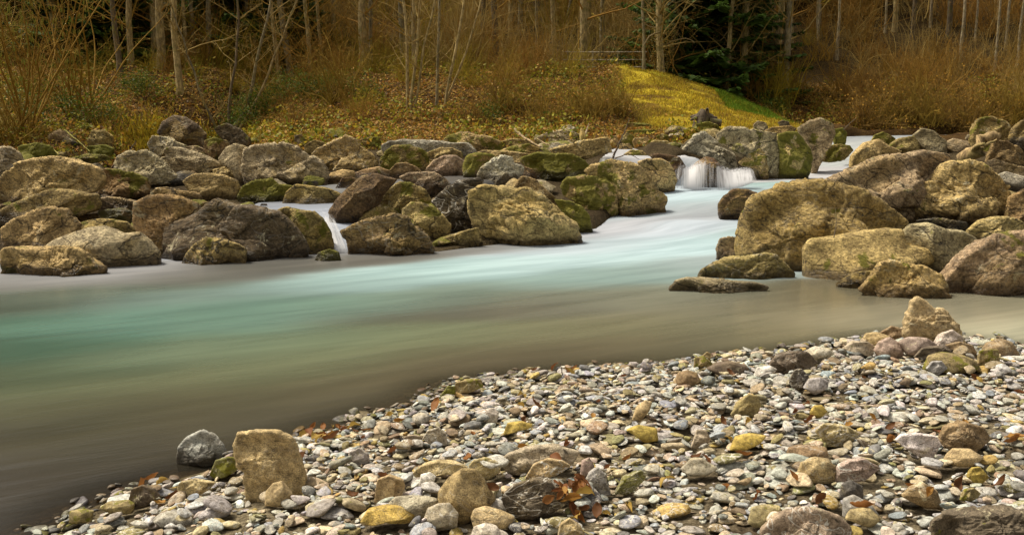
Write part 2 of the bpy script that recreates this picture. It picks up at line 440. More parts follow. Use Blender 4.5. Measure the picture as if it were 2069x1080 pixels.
# water colour (silt, depth, bed; beige sky reflection painted in at the right shallows) and foam share at points of the river
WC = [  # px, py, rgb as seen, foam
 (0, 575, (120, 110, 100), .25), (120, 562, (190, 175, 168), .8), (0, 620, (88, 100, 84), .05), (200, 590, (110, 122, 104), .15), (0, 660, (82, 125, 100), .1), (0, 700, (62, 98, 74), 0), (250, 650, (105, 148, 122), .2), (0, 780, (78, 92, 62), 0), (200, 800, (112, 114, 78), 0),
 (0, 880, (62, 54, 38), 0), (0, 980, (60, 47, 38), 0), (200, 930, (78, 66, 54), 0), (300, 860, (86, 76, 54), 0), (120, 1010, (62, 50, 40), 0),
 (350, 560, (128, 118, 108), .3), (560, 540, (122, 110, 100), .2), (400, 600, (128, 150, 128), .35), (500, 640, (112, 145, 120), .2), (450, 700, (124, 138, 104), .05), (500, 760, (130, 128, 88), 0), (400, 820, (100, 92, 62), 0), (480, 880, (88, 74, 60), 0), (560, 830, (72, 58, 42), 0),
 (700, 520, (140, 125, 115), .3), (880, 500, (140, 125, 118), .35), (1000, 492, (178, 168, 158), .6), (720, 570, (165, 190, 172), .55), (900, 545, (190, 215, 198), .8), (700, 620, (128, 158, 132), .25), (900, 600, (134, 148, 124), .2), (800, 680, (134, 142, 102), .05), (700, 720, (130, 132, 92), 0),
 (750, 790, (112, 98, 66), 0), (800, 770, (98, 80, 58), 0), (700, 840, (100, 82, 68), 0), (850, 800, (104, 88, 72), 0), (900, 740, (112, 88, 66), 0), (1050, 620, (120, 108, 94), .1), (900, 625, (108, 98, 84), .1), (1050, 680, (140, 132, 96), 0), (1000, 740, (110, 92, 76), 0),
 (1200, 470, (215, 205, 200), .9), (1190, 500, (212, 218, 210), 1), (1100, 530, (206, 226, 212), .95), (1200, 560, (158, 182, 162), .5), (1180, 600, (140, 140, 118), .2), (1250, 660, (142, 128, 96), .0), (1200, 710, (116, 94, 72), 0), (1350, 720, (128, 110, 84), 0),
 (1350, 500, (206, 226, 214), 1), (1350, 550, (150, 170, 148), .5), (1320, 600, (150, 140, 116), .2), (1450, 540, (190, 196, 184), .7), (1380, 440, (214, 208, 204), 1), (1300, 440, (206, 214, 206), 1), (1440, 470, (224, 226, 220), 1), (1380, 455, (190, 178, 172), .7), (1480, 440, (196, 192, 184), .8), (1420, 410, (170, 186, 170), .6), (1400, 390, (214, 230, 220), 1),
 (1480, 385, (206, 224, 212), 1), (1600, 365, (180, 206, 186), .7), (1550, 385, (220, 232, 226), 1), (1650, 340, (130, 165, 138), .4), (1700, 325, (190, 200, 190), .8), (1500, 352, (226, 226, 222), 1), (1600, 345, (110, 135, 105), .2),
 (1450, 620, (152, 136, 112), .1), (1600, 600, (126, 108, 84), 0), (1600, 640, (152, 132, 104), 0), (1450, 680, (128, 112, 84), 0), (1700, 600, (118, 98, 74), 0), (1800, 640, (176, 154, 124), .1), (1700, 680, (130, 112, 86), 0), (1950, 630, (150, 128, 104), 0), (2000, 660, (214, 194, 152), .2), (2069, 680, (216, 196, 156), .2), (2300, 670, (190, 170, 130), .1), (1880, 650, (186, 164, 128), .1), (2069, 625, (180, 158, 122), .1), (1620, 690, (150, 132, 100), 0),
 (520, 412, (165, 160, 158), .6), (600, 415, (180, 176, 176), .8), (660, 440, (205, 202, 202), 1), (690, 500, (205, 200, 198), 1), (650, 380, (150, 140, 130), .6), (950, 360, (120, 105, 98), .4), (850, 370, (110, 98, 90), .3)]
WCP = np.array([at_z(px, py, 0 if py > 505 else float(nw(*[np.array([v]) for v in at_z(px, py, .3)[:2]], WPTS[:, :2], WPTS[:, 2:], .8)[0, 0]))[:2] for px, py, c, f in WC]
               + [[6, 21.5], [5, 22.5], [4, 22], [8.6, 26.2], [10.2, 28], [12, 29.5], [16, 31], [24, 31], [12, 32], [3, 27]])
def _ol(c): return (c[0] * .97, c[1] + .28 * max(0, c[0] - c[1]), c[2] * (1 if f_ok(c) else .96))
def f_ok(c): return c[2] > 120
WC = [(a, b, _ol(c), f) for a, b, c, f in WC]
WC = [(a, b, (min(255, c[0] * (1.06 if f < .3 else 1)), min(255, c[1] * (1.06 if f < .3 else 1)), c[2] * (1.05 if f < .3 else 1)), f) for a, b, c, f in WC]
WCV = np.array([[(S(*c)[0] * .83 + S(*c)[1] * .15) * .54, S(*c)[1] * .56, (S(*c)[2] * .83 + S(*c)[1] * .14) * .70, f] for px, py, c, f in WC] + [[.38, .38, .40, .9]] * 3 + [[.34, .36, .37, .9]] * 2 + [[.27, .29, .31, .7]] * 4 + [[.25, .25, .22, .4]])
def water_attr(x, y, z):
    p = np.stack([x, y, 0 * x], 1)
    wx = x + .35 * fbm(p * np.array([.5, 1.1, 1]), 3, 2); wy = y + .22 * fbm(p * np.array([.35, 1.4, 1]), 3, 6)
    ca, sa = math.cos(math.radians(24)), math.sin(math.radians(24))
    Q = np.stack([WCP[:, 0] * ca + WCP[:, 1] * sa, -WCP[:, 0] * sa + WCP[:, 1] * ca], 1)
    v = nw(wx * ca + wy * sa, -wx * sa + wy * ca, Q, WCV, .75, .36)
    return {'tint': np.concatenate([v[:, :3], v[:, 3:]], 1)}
def water_z(X, Y):
    z = nw(X.ravel(), Y.ravel(), WPTS[:, :2], WPTS[:, 2:], .55)[:, 0]
    zh = nw(X.ravel(), Y.ravel(), WHIGH[:, :2], WHIGH[:, 2:], .55)[:, 0]
    up = smooth(19.55, 19.95, Y.ravel()) * (1 - smooth(3.9, 4.3, X.ravel())) * smooth(1.2, 1.8, X.ravel())
    z = z + (zh - z) * up
    p = np.stack([X.ravel(), Y.ravel(), 0 * X.ravel()], 1)
    rap = np.exp(-((p[:, 0] - 3.3) / 2.6) ** 2 - ((p[:, 1] - 17) / 3.2) ** 2)
    z = z + .045 * rap * fbm(p * np.array([.8, 1.3, 1]), 3, 21) + .07 * np.exp(-((p[:, 0] - 2.75) / .55) ** 2 - ((p[:, 1] - 15.6) / .35) ** 2)
    d = np.full(X.size, 1e9)
    for P, zz, w in CHANNELS:
        dd, _, par = seg_dist(X.ravel(), Y.ravel(), P); d = np.minimum(d, dd - np.interp(par, np.arange(len(w)), w))
    z = z - 1.3 * smooth(.15, .6, d) * smooth(13.3, 14.2, p[:, 1])
    return z.reshape(X.shape)
def water_material():
    t = NT('silky_river_water'); a = t.attr('tint'); geo = t.n('NewGeometry')
    foam = a.outputs['Alpha']
    r1 = t.n('VectorRotate', rotation_type='Z_AXIS'); t.L(geo.outputs['Position'], r1.inputs['Vector']); r1.inputs['Angle'].default_value = math.radians(-32)
    mp = t.n('Mapping'); t.L(r1.outputs[0], mp.inputs[0])
    mp.inputs['Scale'].default_value = (.34, 2.3, .5)
    s1 = t.noise(mp.outputs[0], 1.1, 5, .55, .35)
    r2 = t.n('VectorRotate', rotation_type='Z_AXIS'); t.L(geo.outputs['Position'], r2.inputs['Vector']); r2.inputs['Angle'].default_value = math.radians(-26)
    mp2 = t.n('Mapping'); t.L(r2.outputs[0], mp2.inputs[0])
    mp2.inputs['Scale'].default_value = (.5, 6, .5)
    s2 = t.noise(mp2.outputs[0], 2.0, 4, .6, .2)
    c = t.mix(1.0, a.outputs['Color'], t.mix(t.ramp(s1, .3, .7), rgb(.86, .87, .87), rgb(1.14, 1.13, 1.12)), 'MULTIPLY')
    c = t.mix(1.0, c, t.mix(t.ramp(s2, .3, .7), rgb(.95, .95, .95), rgb(1.05, 1.05, 1.05)), 'MULTIPLY')
    t.L(c, t.b.inputs['Base Color'])
    t.L(t.ramp(foam, 0, 1, .22, .75), t.b.inputs['Roughness'])
    t.L(t.ramp(foam, 0, .8, .45, .05), t.b.inputs['Specular IOR Level'])
    t.L(t.bump(s1, .15, .06), t.b.inputs['Normal'])
    # shallow edges let the bed show through
    tr = t.n('BsdfTransparent'); tr.inputs[0].default_value = (.62, .52, .40, 1)
    sh = t.attr('shallow')
    mx = t.n('MixShader'); t.L(sh.outputs['Fac'], mx.inputs[0]); t.L(t.b.outputs[0], mx.inputs[1]); t.L(tr.outputs[0], mx.inputs[2])
    t.L(mx.outputs[0], t.out.inputs['Surface'])
    return t.m
M_WATER = water_material()
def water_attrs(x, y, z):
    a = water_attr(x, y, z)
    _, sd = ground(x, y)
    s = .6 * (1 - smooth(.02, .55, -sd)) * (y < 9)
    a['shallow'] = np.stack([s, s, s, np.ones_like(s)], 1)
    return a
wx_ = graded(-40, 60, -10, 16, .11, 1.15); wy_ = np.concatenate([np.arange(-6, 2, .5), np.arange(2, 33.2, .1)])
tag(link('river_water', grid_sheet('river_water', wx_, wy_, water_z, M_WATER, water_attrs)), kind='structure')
# ------------------------------------------------------------------ boulders and big stones, each with its own outline
CROP = {'A': (0, 200, .35194), 'B': (600, 220, .31481), 'C': (1140, 200, .31488), 'D': (1340, 200, .40749), 'E': (80, 680, .44466), 'F': (600, 740, .35766), 'G': (1300, 740, .37168), 'H': (1300, 560, .37168)}
TINT = {'tan': (.42, .32, .155), 'grey': (.37, .315, .21), 'brown': (.26, .18, .09), 'darkbrown': (.125, .095, .062), 'olive': (.29, .225, .095), 'pale': (.52, .46, .35), 'bluegrey': (.33, .315, .27),
        'ochre': (.42, .30, .07), 'dark': (.085, .075, .062), 'purple': (.32, .25, .165), 'yellow': (.38, .31, .14), 'pink': (.36, .27, .20), 'green': (.16, .15, .045), 'white': (.60, .56, .48), 'wetbrown': (.12, .075, .04)}
# crop | tint | style (c craggy, s smooth, m between) | moss | vein | kind | label | landmark phrase | outline
ROCKS = '''
A|tan|c|.30|0|boulder|low cracked tan boulder with mossy foot, at the left water edge of the far bank|cracked tan boulder at the left water edge|20,860 60,848 150,856 240,862 330,855 430,852 490,880 540,925 590,960 595,985 480,1000 300,1012 150,1005 30,1008 18,930
A|grey|s|.05|0|boulder|smooth pale grey boulder rising to a rounded ridge behind the low cracked tan one|smooth pale grey ridge boulder|260,850 330,805 420,770 520,740 600,733 660,755 700,775 790,765 850,810 905,880 900,945 760,955 600,965 560,930 480,875
A|tan|c|.10|0|boulder|tan dome boulder with dark hollow underneath at the far left|tan dome boulder at the far left|20,735 90,690 180,650 290,626 370,640 420,680 455,720 430,755 380,790 310,820 250,850 150,855 40,850 25,800
A|olive|m|.25|0|boulder|long yellowish slab boulder with rounded end lying across the left edge|long yellowish slab at the left edge|0,640 90,595 200,550 300,520 400,525 480,540 550,545 572,600 560,640 450,665 330,640 200,660 100,690 -40,740
A|olive|m|.45|0|boulder|flat olive mossy boulder peeking out above the smooth pale grey ridge boulder||395,775 450,715 540,690 640,690 720,705 775,745 770,775 700,795 600,765 480,775
A|tan|c|.95|0|boulder|small tan boulder with dark green moss on its right face||565,650 620,632 720,630 770,655 778,730 700,710 600,695
A|tan|c|.2|0|rock|little tan rock squeezed beside the long yellowish slab||430,680 500,660 560,655 565,690 470,712
A|purple|c|.05|0|boulder|brownish purple flat boulder left of the orange stained tall one||560,575 620,562 700,570 800,590 822,610 790,650 740,640 640,640 570,635
A|tan|c|.12|0|boulder|biggest tan boulder of the far left bank with a dark stained end|biggest tan boulder of the far left|-60,480 0,470 50,420 110,370 200,350 300,340 400,350 500,375 570,400 605,445 590,490 540,530 480,545 300,530 160,560 80,590 -60,610
A|grey|c|.05|.6|boulder|grey boulder with pale lichen cut by the left photo edge||-60,280 0,280 60,275 110,310 140,370 110,395 50,420 0,455 -60,450
A|brown|c|.55|0|boulder|grey brown boulder with mossy lower edge right of the biggest tan one||600,400 660,405 760,420 840,455 858,500 850,540 790,555 700,550 620,560 555,545 590,480
A|grey|c|.15|.3|boulder|craggy light grey boulder with ledges sloping down to the right|craggy light grey ledged boulder|690,330 750,300 840,295 900,330 960,400 1010,440 1020,480 960,500 880,490 840,450 780,420 700,400 665,370
A|grey|m|.25|0|boulder|flat topped light grey slab boulder tilted to the right with brown underside|tilted light grey slab|942,290 980,275 1050,285 1130,310 1220,350 1275,380 1240,400 1130,410 1060,440 1020,430 980,360
A|grey|c|.25|.5|boulder|low grey boulder with white lichen spot below the dark brown leaning one||850,250 880,210 960,220 1010,245 1070,265 1050,290 960,285 930,300 870,290
A|darkbrown|m|.0|.15|boulder|dark brown leaning boulder at the foot of the yellow grass tuft|dark brown leaning boulder|905,190 940,130 1000,97 1070,110 1130,150 1180,200 1175,235 1100,265 1020,240 930,215
A|brown|c|.5|0|boulder|brown boulder with mossy edge right below the dark brown leaning one||1180,240 1230,222 1300,240 1320,265 1290,290 1260,330 1200,325 1175,280
A|darkbrown|c|.2|0|boulder|dark brown boulder half buried in the leafy slope||1230,170 1300,140 1370,170 1430,220 1440,265 1350,265 1280,235
A|grey|s|.05|0|boulder|upright smooth grey boulder with a yellow moss tip|upright smooth grey boulder|1258,340 1300,280 1350,258 1410,275 1440,330 1440,430 1400,475 1370,440 1340,390 1270,380
A|grey|c|.08|.2|boulder|wide grey tan boulder sloping to a rounded orange end behind the small pool|wide grey tan boulder|1410,290 1470,268 1560,265 1620,248 1700,265 1760,310 1830,360 1862,410 1850,460 1770,480 1700,490 1600,470 1500,465 1430,470 1400,380
A|tan|m|.08|0|boulder|rounded tan brown boulder with flat top in the middle of the left bank|rounded tan brown boulder|1055,470 1110,435 1200,428 1290,440 1360,470 1370,510 1330,575 1250,580 1150,560 1080,510
A|tan|c|.3|0|rock|tan rock showing just above the rounded tan brown boulder||1225,405 1300,385 1360,400 1370,455 1290,445 1230,435
A|olive|c|1.0|0|boulder|boulder covered in bright yellow green moss beside the small pool|bright moss covered boulder|1370,560 1400,500 1470,465 1560,455 1600,490 1670,500 1660,540 1600,580 1480,590 1390,585
A|olive|m|.25|0|boulder|olive wedge boulder standing in the small pool above the left falls|olive wedge boulder|1615,590 1650,530 1700,490 1780,500 1870,510 1960,545 1950,580 1900,605 1700,612
A|brown|c|.1|0|boulder|low brown boulder with dry twigs on top behind the orange stained tall one||860,560 900,510 960,505 1050,530 1140,540 1190,590 1120,610 1050,590 930,580
A|brown|c|.05|.1|boulder|tall orange stained brown boulder left of the largest dark one|orange stained tall boulder|780,600 850,560 950,550 1050,570 1130,600 1150,650 1090,680 1000,700 980,780 950,860 915,905 880,840 800,770 775,700
A|darkbrown|m|.08|.2|boulder|largest dark grey brown boulder of the left bank standing at the water|largest dark boulder|975,720 1060,690 1150,650 1200,590 1260,570 1350,605 1480,630 1580,645 1650,700 1710,770 1750,840 1735,890 1650,910 1450,920 1300,915 1000,910 930,905 960,830
A|tan|m|.3|.2|boulder|light tan boulder with white ridge in front of the largest dark one|light tan boulder at the water|1030,940 1070,890 1130,820 1180,793 1280,810 1370,835 1405,860 1400,920 1370,935 1200,950 1060,950
A|olive|m|.5|0|boulder|olive mossy boulder left of the small left falls|olive boulder left of the small falls|1585,640 1650,620 1720,640 1800,650 1850,690 1890,760 1935,850 1900,865 1820,875 1750,880 1740,820 1690,740
A|green|m|.9|0|rock|little moss covered tip poking out of the water below the small left falls||1797,925 1830,880 1890,860 1940,880 1960,915
A|olive|m|.8|0|rock|small mossy rock in the small pool behind the largest dark boulder||1370,612 1410,590 1450,592 1475,615
A|dark|m|.1|0|rock|small dark rock in the small pool behind the largest dark boulder||1478,625 1500,600 1530,600 1545,632
A|green|c|.9|0|boulder|mossy green ledge in the dark gully at the left||110,270 200,250 290,265 330,320 200,330 120,315
A|green|c|.7|0|boulder|long low mossy ledge behind the biggest tan boulder||400,340 500,315 600,320 640,345 520,355 420,355
A|green|m|.9|0|boulder|green topped slab at the right side of the dark gully||500,270 600,262 655,285 640,310 510,310
A|olive|m|.35|0|boulder|dark olive block in the dark gully under hanging twigs||505,240 530,180 600,180 648,215 640,260 520,260
A|green|m|.9|0|rock|uppermost mossy stone in the dark gully||430,150 450,130 530,150 500,168
A|olive|c|.4|0|boulder|olive boulder under the leafy slope left of the round grey tan one||1750,270 1800,235 1860,250 1870,290 1820,310 1760,300
A|darkbrown|c|.3|0|boulder|dark boulder under the leafy slope behind the wide grey tan one||1690,210 1730,200 1770,250 1750,275 1700,265
A|grey|c|.3|0|rock|grey rock between the tilted slab and the craggy ledged boulder||900,340 960,330 1000,365 1010,430 970,400
A|purple|c|.3|0|boulder|low boulder behind the tilted light grey slab||1060,275 1130,270 1200,300 1190,325 1120,305
B|tan|c|.25|.3|boulder|round tan grey boulder with lined flank behind the small pool|round lined tan grey boulder|105,290 150,250 230,205 310,175 370,200 420,250 480,290 510,330 500,360 430,380 350,385 250,380 190,350 120,320
B|tan|s|.05|0|rock|flat light tan stone at the edge of the small pool||165,455 220,410 290,388 365,400 370,430 330,445 230,460
B|brown|s|.1|0|boulder|long flat brown stone right of the light tan one by the small pool||370,410 440,385 520,370 590,395 600,425 500,430 400,435
B|bluegrey|c|.1|.2|boulder|long blue grey slab across the top of the bank|long blue grey slab|555,230 600,208 700,198 800,205 900,210 1000,220 1080,215 1110,240 1145,270 1120,300 1060,310 1040,280 950,275 850,280 700,270 560,285
B|olive|c|.65|0|boulder|dark mossy boulder under the left end of the long blue grey slab|dark mossy boulder under the blue grey slab|540,340 560,280 620,240 720,235 800,260 840,300 830,360 780,390 700,350 620,350 560,370
B|tan|c|.3|0|boulder|tan ledge boulder under the right end of the long blue grey slab||840,280 920,250 1000,250 1060,280 1060,310 950,320 850,320
B|brown|m|.1|0|boulder|brown half dome boulder in front of the dark mossy one||600,390 640,350 700,343 760,370 800,405 700,420 650,435 610,430
B|pink|m|.05|.2|boulder|pinkish brown angular boulder in the middle of the bank|pinkish brown angular boulder|830,385 880,330 940,300 1020,300 1080,340 1082,390 1050,430 960,430 860,405
B|tan|c|.2|0|rock|little tan rock left of the pinkish brown angular boulder||825,350 850,322 888,335 880,365 840,372
B|purple|m|.05|0|boulder|broad flat wet boulder with light tan top below the pinkish one|broad flat wet boulder|660,440 720,410 800,410 880,405 940,440 980,480 960,520 900,560 840,545 740,500
B|brown|m|.75|0|boulder|brown boulder with dark green moss face left of the pale one|brown boulder with dark green face|1070,350 1090,300 1150,280 1250,290 1290,320 1200,350 1170,400 1150,450 1090,455 1068,400
B|tan|c|.55|0|boulder|olive tan boulder with moss front on the upper edge of the bank|olive tan boulder on the upper edge|920,210 980,165 1050,150 1130,165 1230,180 1300,210 1320,250 1240,270 1160,275 1120,240 1050,215
B|olive|m|.3|0|boulder|low flat olive boulder behind the fallen stick||1290,215 1380,190 1500,200 1540,225 1450,245 1340,255
B|tan|m|.5|0|boulder|tan boulder with a green moss stripe below the fallen stick||1280,275 1380,240 1480,225 1550,250 1560,290 1480,300 1350,290
B|tan|m|.2|0|boulder|long flat tan boulder above the pale lichen one||1100,300 1200,265 1350,270 1500,290 1560,310 1450,340 1370,340 1300,330 1220,300
B|grey|c|.25|0|boulder|speckled tan grey boulder on the upper edge beside the splintered stump|speckled boulder beside the splintered stump|1530,190 1600,155 1700,135 1770,140 1830,180 1850,205 1750,225 1640,235 1560,230
B|tan|c|.1|0|boulder|log shaped tan boulder lying slanted on the bank|log shaped tan boulder|1625,260 1700,235 1800,215 1900,200 1980,187 2000,230 2010,310 1960,340 1890,345 1860,310 1740,300 1650,290
B|olive|m|.85|0|boulder|olive boulder with bright green front below the log shaped one|olive boulder with bright green front|1450,310 1550,280 1650,290 1760,290 1840,330 1885,380 1840,410 1750,450 1640,455 1560,440 1500,390 1440,340
B|white|c|.0|.6|boulder|palest whitish boulder with cracked face in the middle of the bank|palest whitish boulder|1165,420 1190,370 1250,330 1330,300 1380,310 1390,350 1450,370 1440,420 1380,470 1300,490 1220,470 1160,445
B|brown|c|.05|.2|boulder|brown knobbly boulder right against the palest whitish one||1400,410 1450,370 1510,385 1545,440 1500,450 1430,460 1400,440
B|brown|m|.1|0|boulder|brown sloping slab rising behind the big front tan boulder||1400,490 1440,435 1480,430 1540,460 1600,520 1660,570 1660,620 1560,570 1450,540
B|dark|c|.0|1.0|boulder|black boulder with white veins between the yellow mossy and the big tan one|black white veined boulder|870,600 920,550 970,500 1040,470 1150,455 1200,480 1130,510 1110,580 1120,680 1150,730 1130,775 1060,770 1000,740 940,660
B|tan|c|.1|0|boulder|big tan boulder reaching furthest into the foam in the middle of the photo|big tan boulder in the middle|1105,600 1120,530 1200,490 1300,500 1400,505 1500,510 1580,560 1640,620 1700,680 1780,730 1825,790 1800,805 1600,820 1400,835 1200,835 1160,790 1150,720 1120,690
B|olive|c|.3|0|boulder|low olive brown boulder at the water between the yellow mossy and big tan ones||860,850 940,820 1050,790 1160,760 1165,840 1050,855 900,858
B|yellow|m|.45|0|boulder|yellow olive mossy boulder left of the black white veined one|yellow olive boulder|680,640 730,600 790,600 860,620 930,680 980,740 960,800 880,815 800,800 740,740 680,690
B|olive|m|.45|0|boulder|olive boulder with a dark hollow above the yellow olive one||530,590 580,520 660,470 740,480 820,520 865,600 800,610 740,610 690,650 640,690 560,640
B|wetbrown|m|.05|0|boulder|dark orange brown boulder right of the small left falls|dark orange brown boulder|215,650 260,580 330,510 400,450 500,420 570,440 640,460 600,500 540,560 520,620 440,650 370,700 340,745 270,750 225,710
B|wetbrown|m|.15|0|rock|brown rock at the lip of the small left falls||240,520 290,445 350,440 400,460 330,510 270,545
B|olive|m|.25|0|boulder|olive brown hump between the dark orange brown and the reddish front boulder||360,745 420,680 500,630 580,625 660,680 600,710 480,710 400,750
B|brown|c|.12|.3|boulder|reddish brown angular boulder at the water right of the small left falls|reddish brown front boulder|285,780 330,760 390,730 500,700 620,680 700,700 760,760 830,820 890,890 800,915 600,925 450,930 350,925 330,860
B|olive|c|.8|0|boulder|green mossy boulder at the right foot of the big tan one||1650,580 1760,590 1820,620 1870,680 1895,730 1820,740 1780,725 1700,660
B|olive|c|.8|0|boulder|moss patched boulder at the upper edge behind the blue grey slab||390,200 450,185 520,180 540,215 520,240 430,235
C|tan|c|.75|0|boulder|flat topped tan boulder with a curtain of green moss in front, left of the rapids|tan boulder with moss curtain|-15,560 20,510 120,490 200,500 280,530 340,580 345,660 300,700 200,700 120,690 60,650 0,620
C|tan|c|.45|.1|boulder|wide brown tan boulder with mossy front standing in the foam of the rapids|wide brown tan boulder at the rapids|130,480 200,420 300,390 420,410 500,440 550,500 580,570 640,620 655,655 560,670 450,690 350,690 340,600 290,540 220,500
C|tan|m|.15|0|boulder|tan boulder with steep right face just left of the waterfall|tan boulder left of the waterfall|460,410 530,385 620,385 670,410 700,460 718,520 690,575 640,575 580,550 550,490 500,430
C|wetbrown|m|.1|0|boulder|wet brown boulder at the left tooth of the waterfall|wet brown boulder at the fall|540,370 600,350 670,360 740,375 775,430 765,510 720,525 690,440 640,385
C|wetbrown|s|.0|0|boulder|dark dome boulder under the white veil of the waterfall|dark dome under the waterfall|800,500 815,450 850,405 910,372 960,382 1010,440 1045,500 1020,535 900,540 830,535
C|bluegrey|c|.05|.1|boulder|grey pointed boulder right above the waterfall|grey pointed boulder above the waterfall|725,350 790,290 850,230 900,215 960,260 1010,310 1080,350 1110,400 1090,430 1030,400 950,385 880,380 800,385
C|purple|c|.05|0|rock|small dark rock left of the grey pointed boulder||755,300 790,265 830,262 820,300 780,320
C|grey|c|.35|.1|boulder|large flat topped grey tan block right of the waterfall|large flat topped block|985,230 1050,185 1150,185 1250,210 1350,225 1370,270 1380,360 1375,460 1300,470 1240,440 1200,370 1120,350 1030,310 985,270
C|tan|c|.5|.2|boulder|tan mossy wedge at the lower left of the large flat topped block||1120,410 1180,350 1260,320 1300,380 1310,460 1280,475 1220,440 1150,430
C|tan|m|.85|0|boulder|green mossy block standing by the turquoise channel|green mossy block|1365,235 1430,215 1500,215 1540,260 1580,330 1590,380 1560,430 1530,465 1400,470 1375,460 1385,350
C|purple|c|.35|0|boulder|highest grey brown boulder leaning over the turquoise channel|highest boulder over the channel|1490,190 1560,150 1640,130 1720,160 1735,230 1700,290 1650,340 1610,400 1590,400 1570,320 1530,240 1500,210
C|green|m|1.0|0|boulder|bright moss covered boulder at the right end of the mid bank||1725,195 1790,185 1815,220 1800,260 1740,280
C|olive|c|.6|0|boulder|dark mossy ledge at the water under the highest boulder||1650,370 1700,300 1760,290 1830,300 1850,330 1800,360 1700,375
C|brown|m|.1|0|boulder|low grey brown boulder at the foot of the grassy knoll||1280,205 1340,180 1450,170 1490,190 1450,215 1360,225
C|tan|m|.25|0|boulder|tan half dome boulder in the shallow run above the waterfall||530,300 580,265 660,270 700,300 715,330 640,335 540,330
C|tan|m|.5|0|boulder|flat olive tan stone in the shallow run above the waterfall||380,355 430,325 500,330 535,360 460,370
C|tan|m|.1|0|rock|tan stone left of the shallow run||285,265 300,238 335,235 348,275 320,292
C|olive|m|.6|0|rock|olive mossy stone above the shallow run||358,265 400,215 440,235 442,275 400,290
C|tan|m|.1|0|boulder|smooth tan stone above the shallow run||438,275 450,250 520,248 570,275 530,305 460,305
C|tan|m|.15|0|rock|flat tan stone beside the leaning dark twig||345,315 360,288 420,285 442,315 400,335
C|olive|c|.8|0|rock|mossy stone at the left of the little stream under the knoll||590,240 630,220 675,240 670,265 620,270
C|olive|c|.8|0|boulder|low mossy ledge in the little stream under the knoll||380,170 420,150 500,155 560,165 580,190 480,195 400,190
C|olive|c|.9|0|boulder|mossy bank stone below the dark stump||800,200 850,160 920,145 980,165 1000,195 930,215 850,215
C|green|c|.9|0|boulder|long moss covered ledge along the little stream||400,205 480,195 580,200 600,225 500,235 410,230
C|grey|c|.3|0|boulder|grey boulder half sunk in the foot of the grassy knoll||1215,165 1240,140 1290,150 1310,185 1260,200 1220,195
C|darkbrown|c|.2|0|rock|dark rock in the right tail of the grassy knoll||1370,150 1400,135 1440,145 1450,170 1390,172
D|wetbrown|m|.0|0|boulder|round brown boulder alone in the middle of the foaming rapids|round brown boulder in midstream|275,520 300,480 350,450 410,450 460,465 480,490 430,540 400,560 330,575 285,560
D|olive|c|.15|.1|boulder|huge olive grey boulder right of the rapids with overhanging lower edge|huge olive grey boulder|395,690 410,590 440,520 480,480 560,460 580,430 680,415 780,415 880,440 980,460 1040,490 1100,540 1160,590 1190,625 1100,660 1000,680 860,700 760,720 725,790 720,850 640,850 560,790 460,790 410,770
D|purple|c|.05|.15|boulder|small dark grey brown boulder touching the left side of the huge one|small boulder left of the huge one|265,740 285,690 340,682 395,685 420,760 370,785 300,795 270,775
D|yellow|c|.3|.3|boulder|yellow speckled wedge boulder at the water in front of the huge one|yellow speckled wedge boulder|165,880 200,840 300,795 400,780 500,760 560,775 590,810 640,860 620,885 450,890 250,895
D|grey|c|.3|.2|rock|flat grey topped rock lying lowest in the calm water|flat grey topped rock|30,940 70,895 130,880 200,895 300,900 450,905 520,930 450,955 300,955 150,960 60,955
D|tan|s|.2|0|boulder|big bulging yellow tan boulder below the huge one|big bulging yellow tan boulder|705,740 740,695 860,685 980,660 1100,645 1180,650 1190,720 1300,740 1330,800 1280,830 1180,810 1060,830 1000,860 900,890 750,895 715,850 710,790
D|grey|s|.08|0|boulder|smooth grey tan boulder with twin humps at the right bank|smooth twin humped boulder|1180,670 1230,625 1320,618 1400,650 1480,655 1540,690 1565,740 1500,790 1440,850 1380,880 1300,840 1280,780 1200,740
D|tan|c|.12|.1|boulder|rugged brown tan boulder at the water with dark cracks|rugged brown tan boulder|980,940 1040,880 1080,810 1130,793 1200,815 1300,830 1370,870 1400,930 1390,965 1300,970 1200,985 1060,975
D|olive|s|.1|0|boulder|flat olive stone barely above the water beside the rugged one||860,915 950,860 1040,850 1060,890 1000,935 880,930
D|purple|m|.25|.15|boulder|large dark topped boulder with tan foot at the right photo edge|large dark topped boulder at the right edge|1395,900 1450,830 1500,770 1580,710 1650,675 1789,665 1950,680 1990,900 1789,930 1700,940 1640,950 1560,975 1410,975 1400,930
D|tan|m|.1|0|boulder|tan brown boulder above the large dark topped one||1510,650 1570,605 1650,585 1740,590 1800,620 1800,700 1650,695 1590,730 1540,710
D|tan|c|.15|.1|boulder|rugged tan boulder with deep dark crags high on the right bank|rugged crag boulder|1250,500 1280,430 1340,400 1380,340 1440,310 1520,300 1590,330 1650,380 1700,440 1720,500 1700,560 1620,610 1520,620 1400,610 1270,600 1250,560
D|purple|c|.08|.1|boulder|long grey purple boulder stretching behind the huge one|long grey purple boulder|800,410 880,370 960,340 1040,300 1120,280 1200,270 1300,250 1400,270 1440,295 1380,330 1340,390 1270,440 1250,500 1240,610 1180,610 1100,550 1040,500 980,470 870,440
D|tan|m|.1|0|boulder|tan boulder at the narrow mouth of the channel on the right||920,345 940,280 1000,220 1070,200 1110,230 1180,260 1120,290 1040,310 960,340
D|olive|m|.4|0|boulder|olive boulder by the upstream white water||1120,235 1170,195 1240,185 1275,230 1240,260 1160,262
D|grey|m|.1|.1|boulder|grey tan boulder standing at the upstream water line|grey tan boulder at the upstream water line|1240,180 1280,145 1340,160 1400,210 1400,245 1330,262 1275,235
D|tan|m|.7|0|boulder|small boulder half green half tan in the upstream white water||1020,210 1050,180 1090,162 1150,195 1120,218 1080,215 1040,218
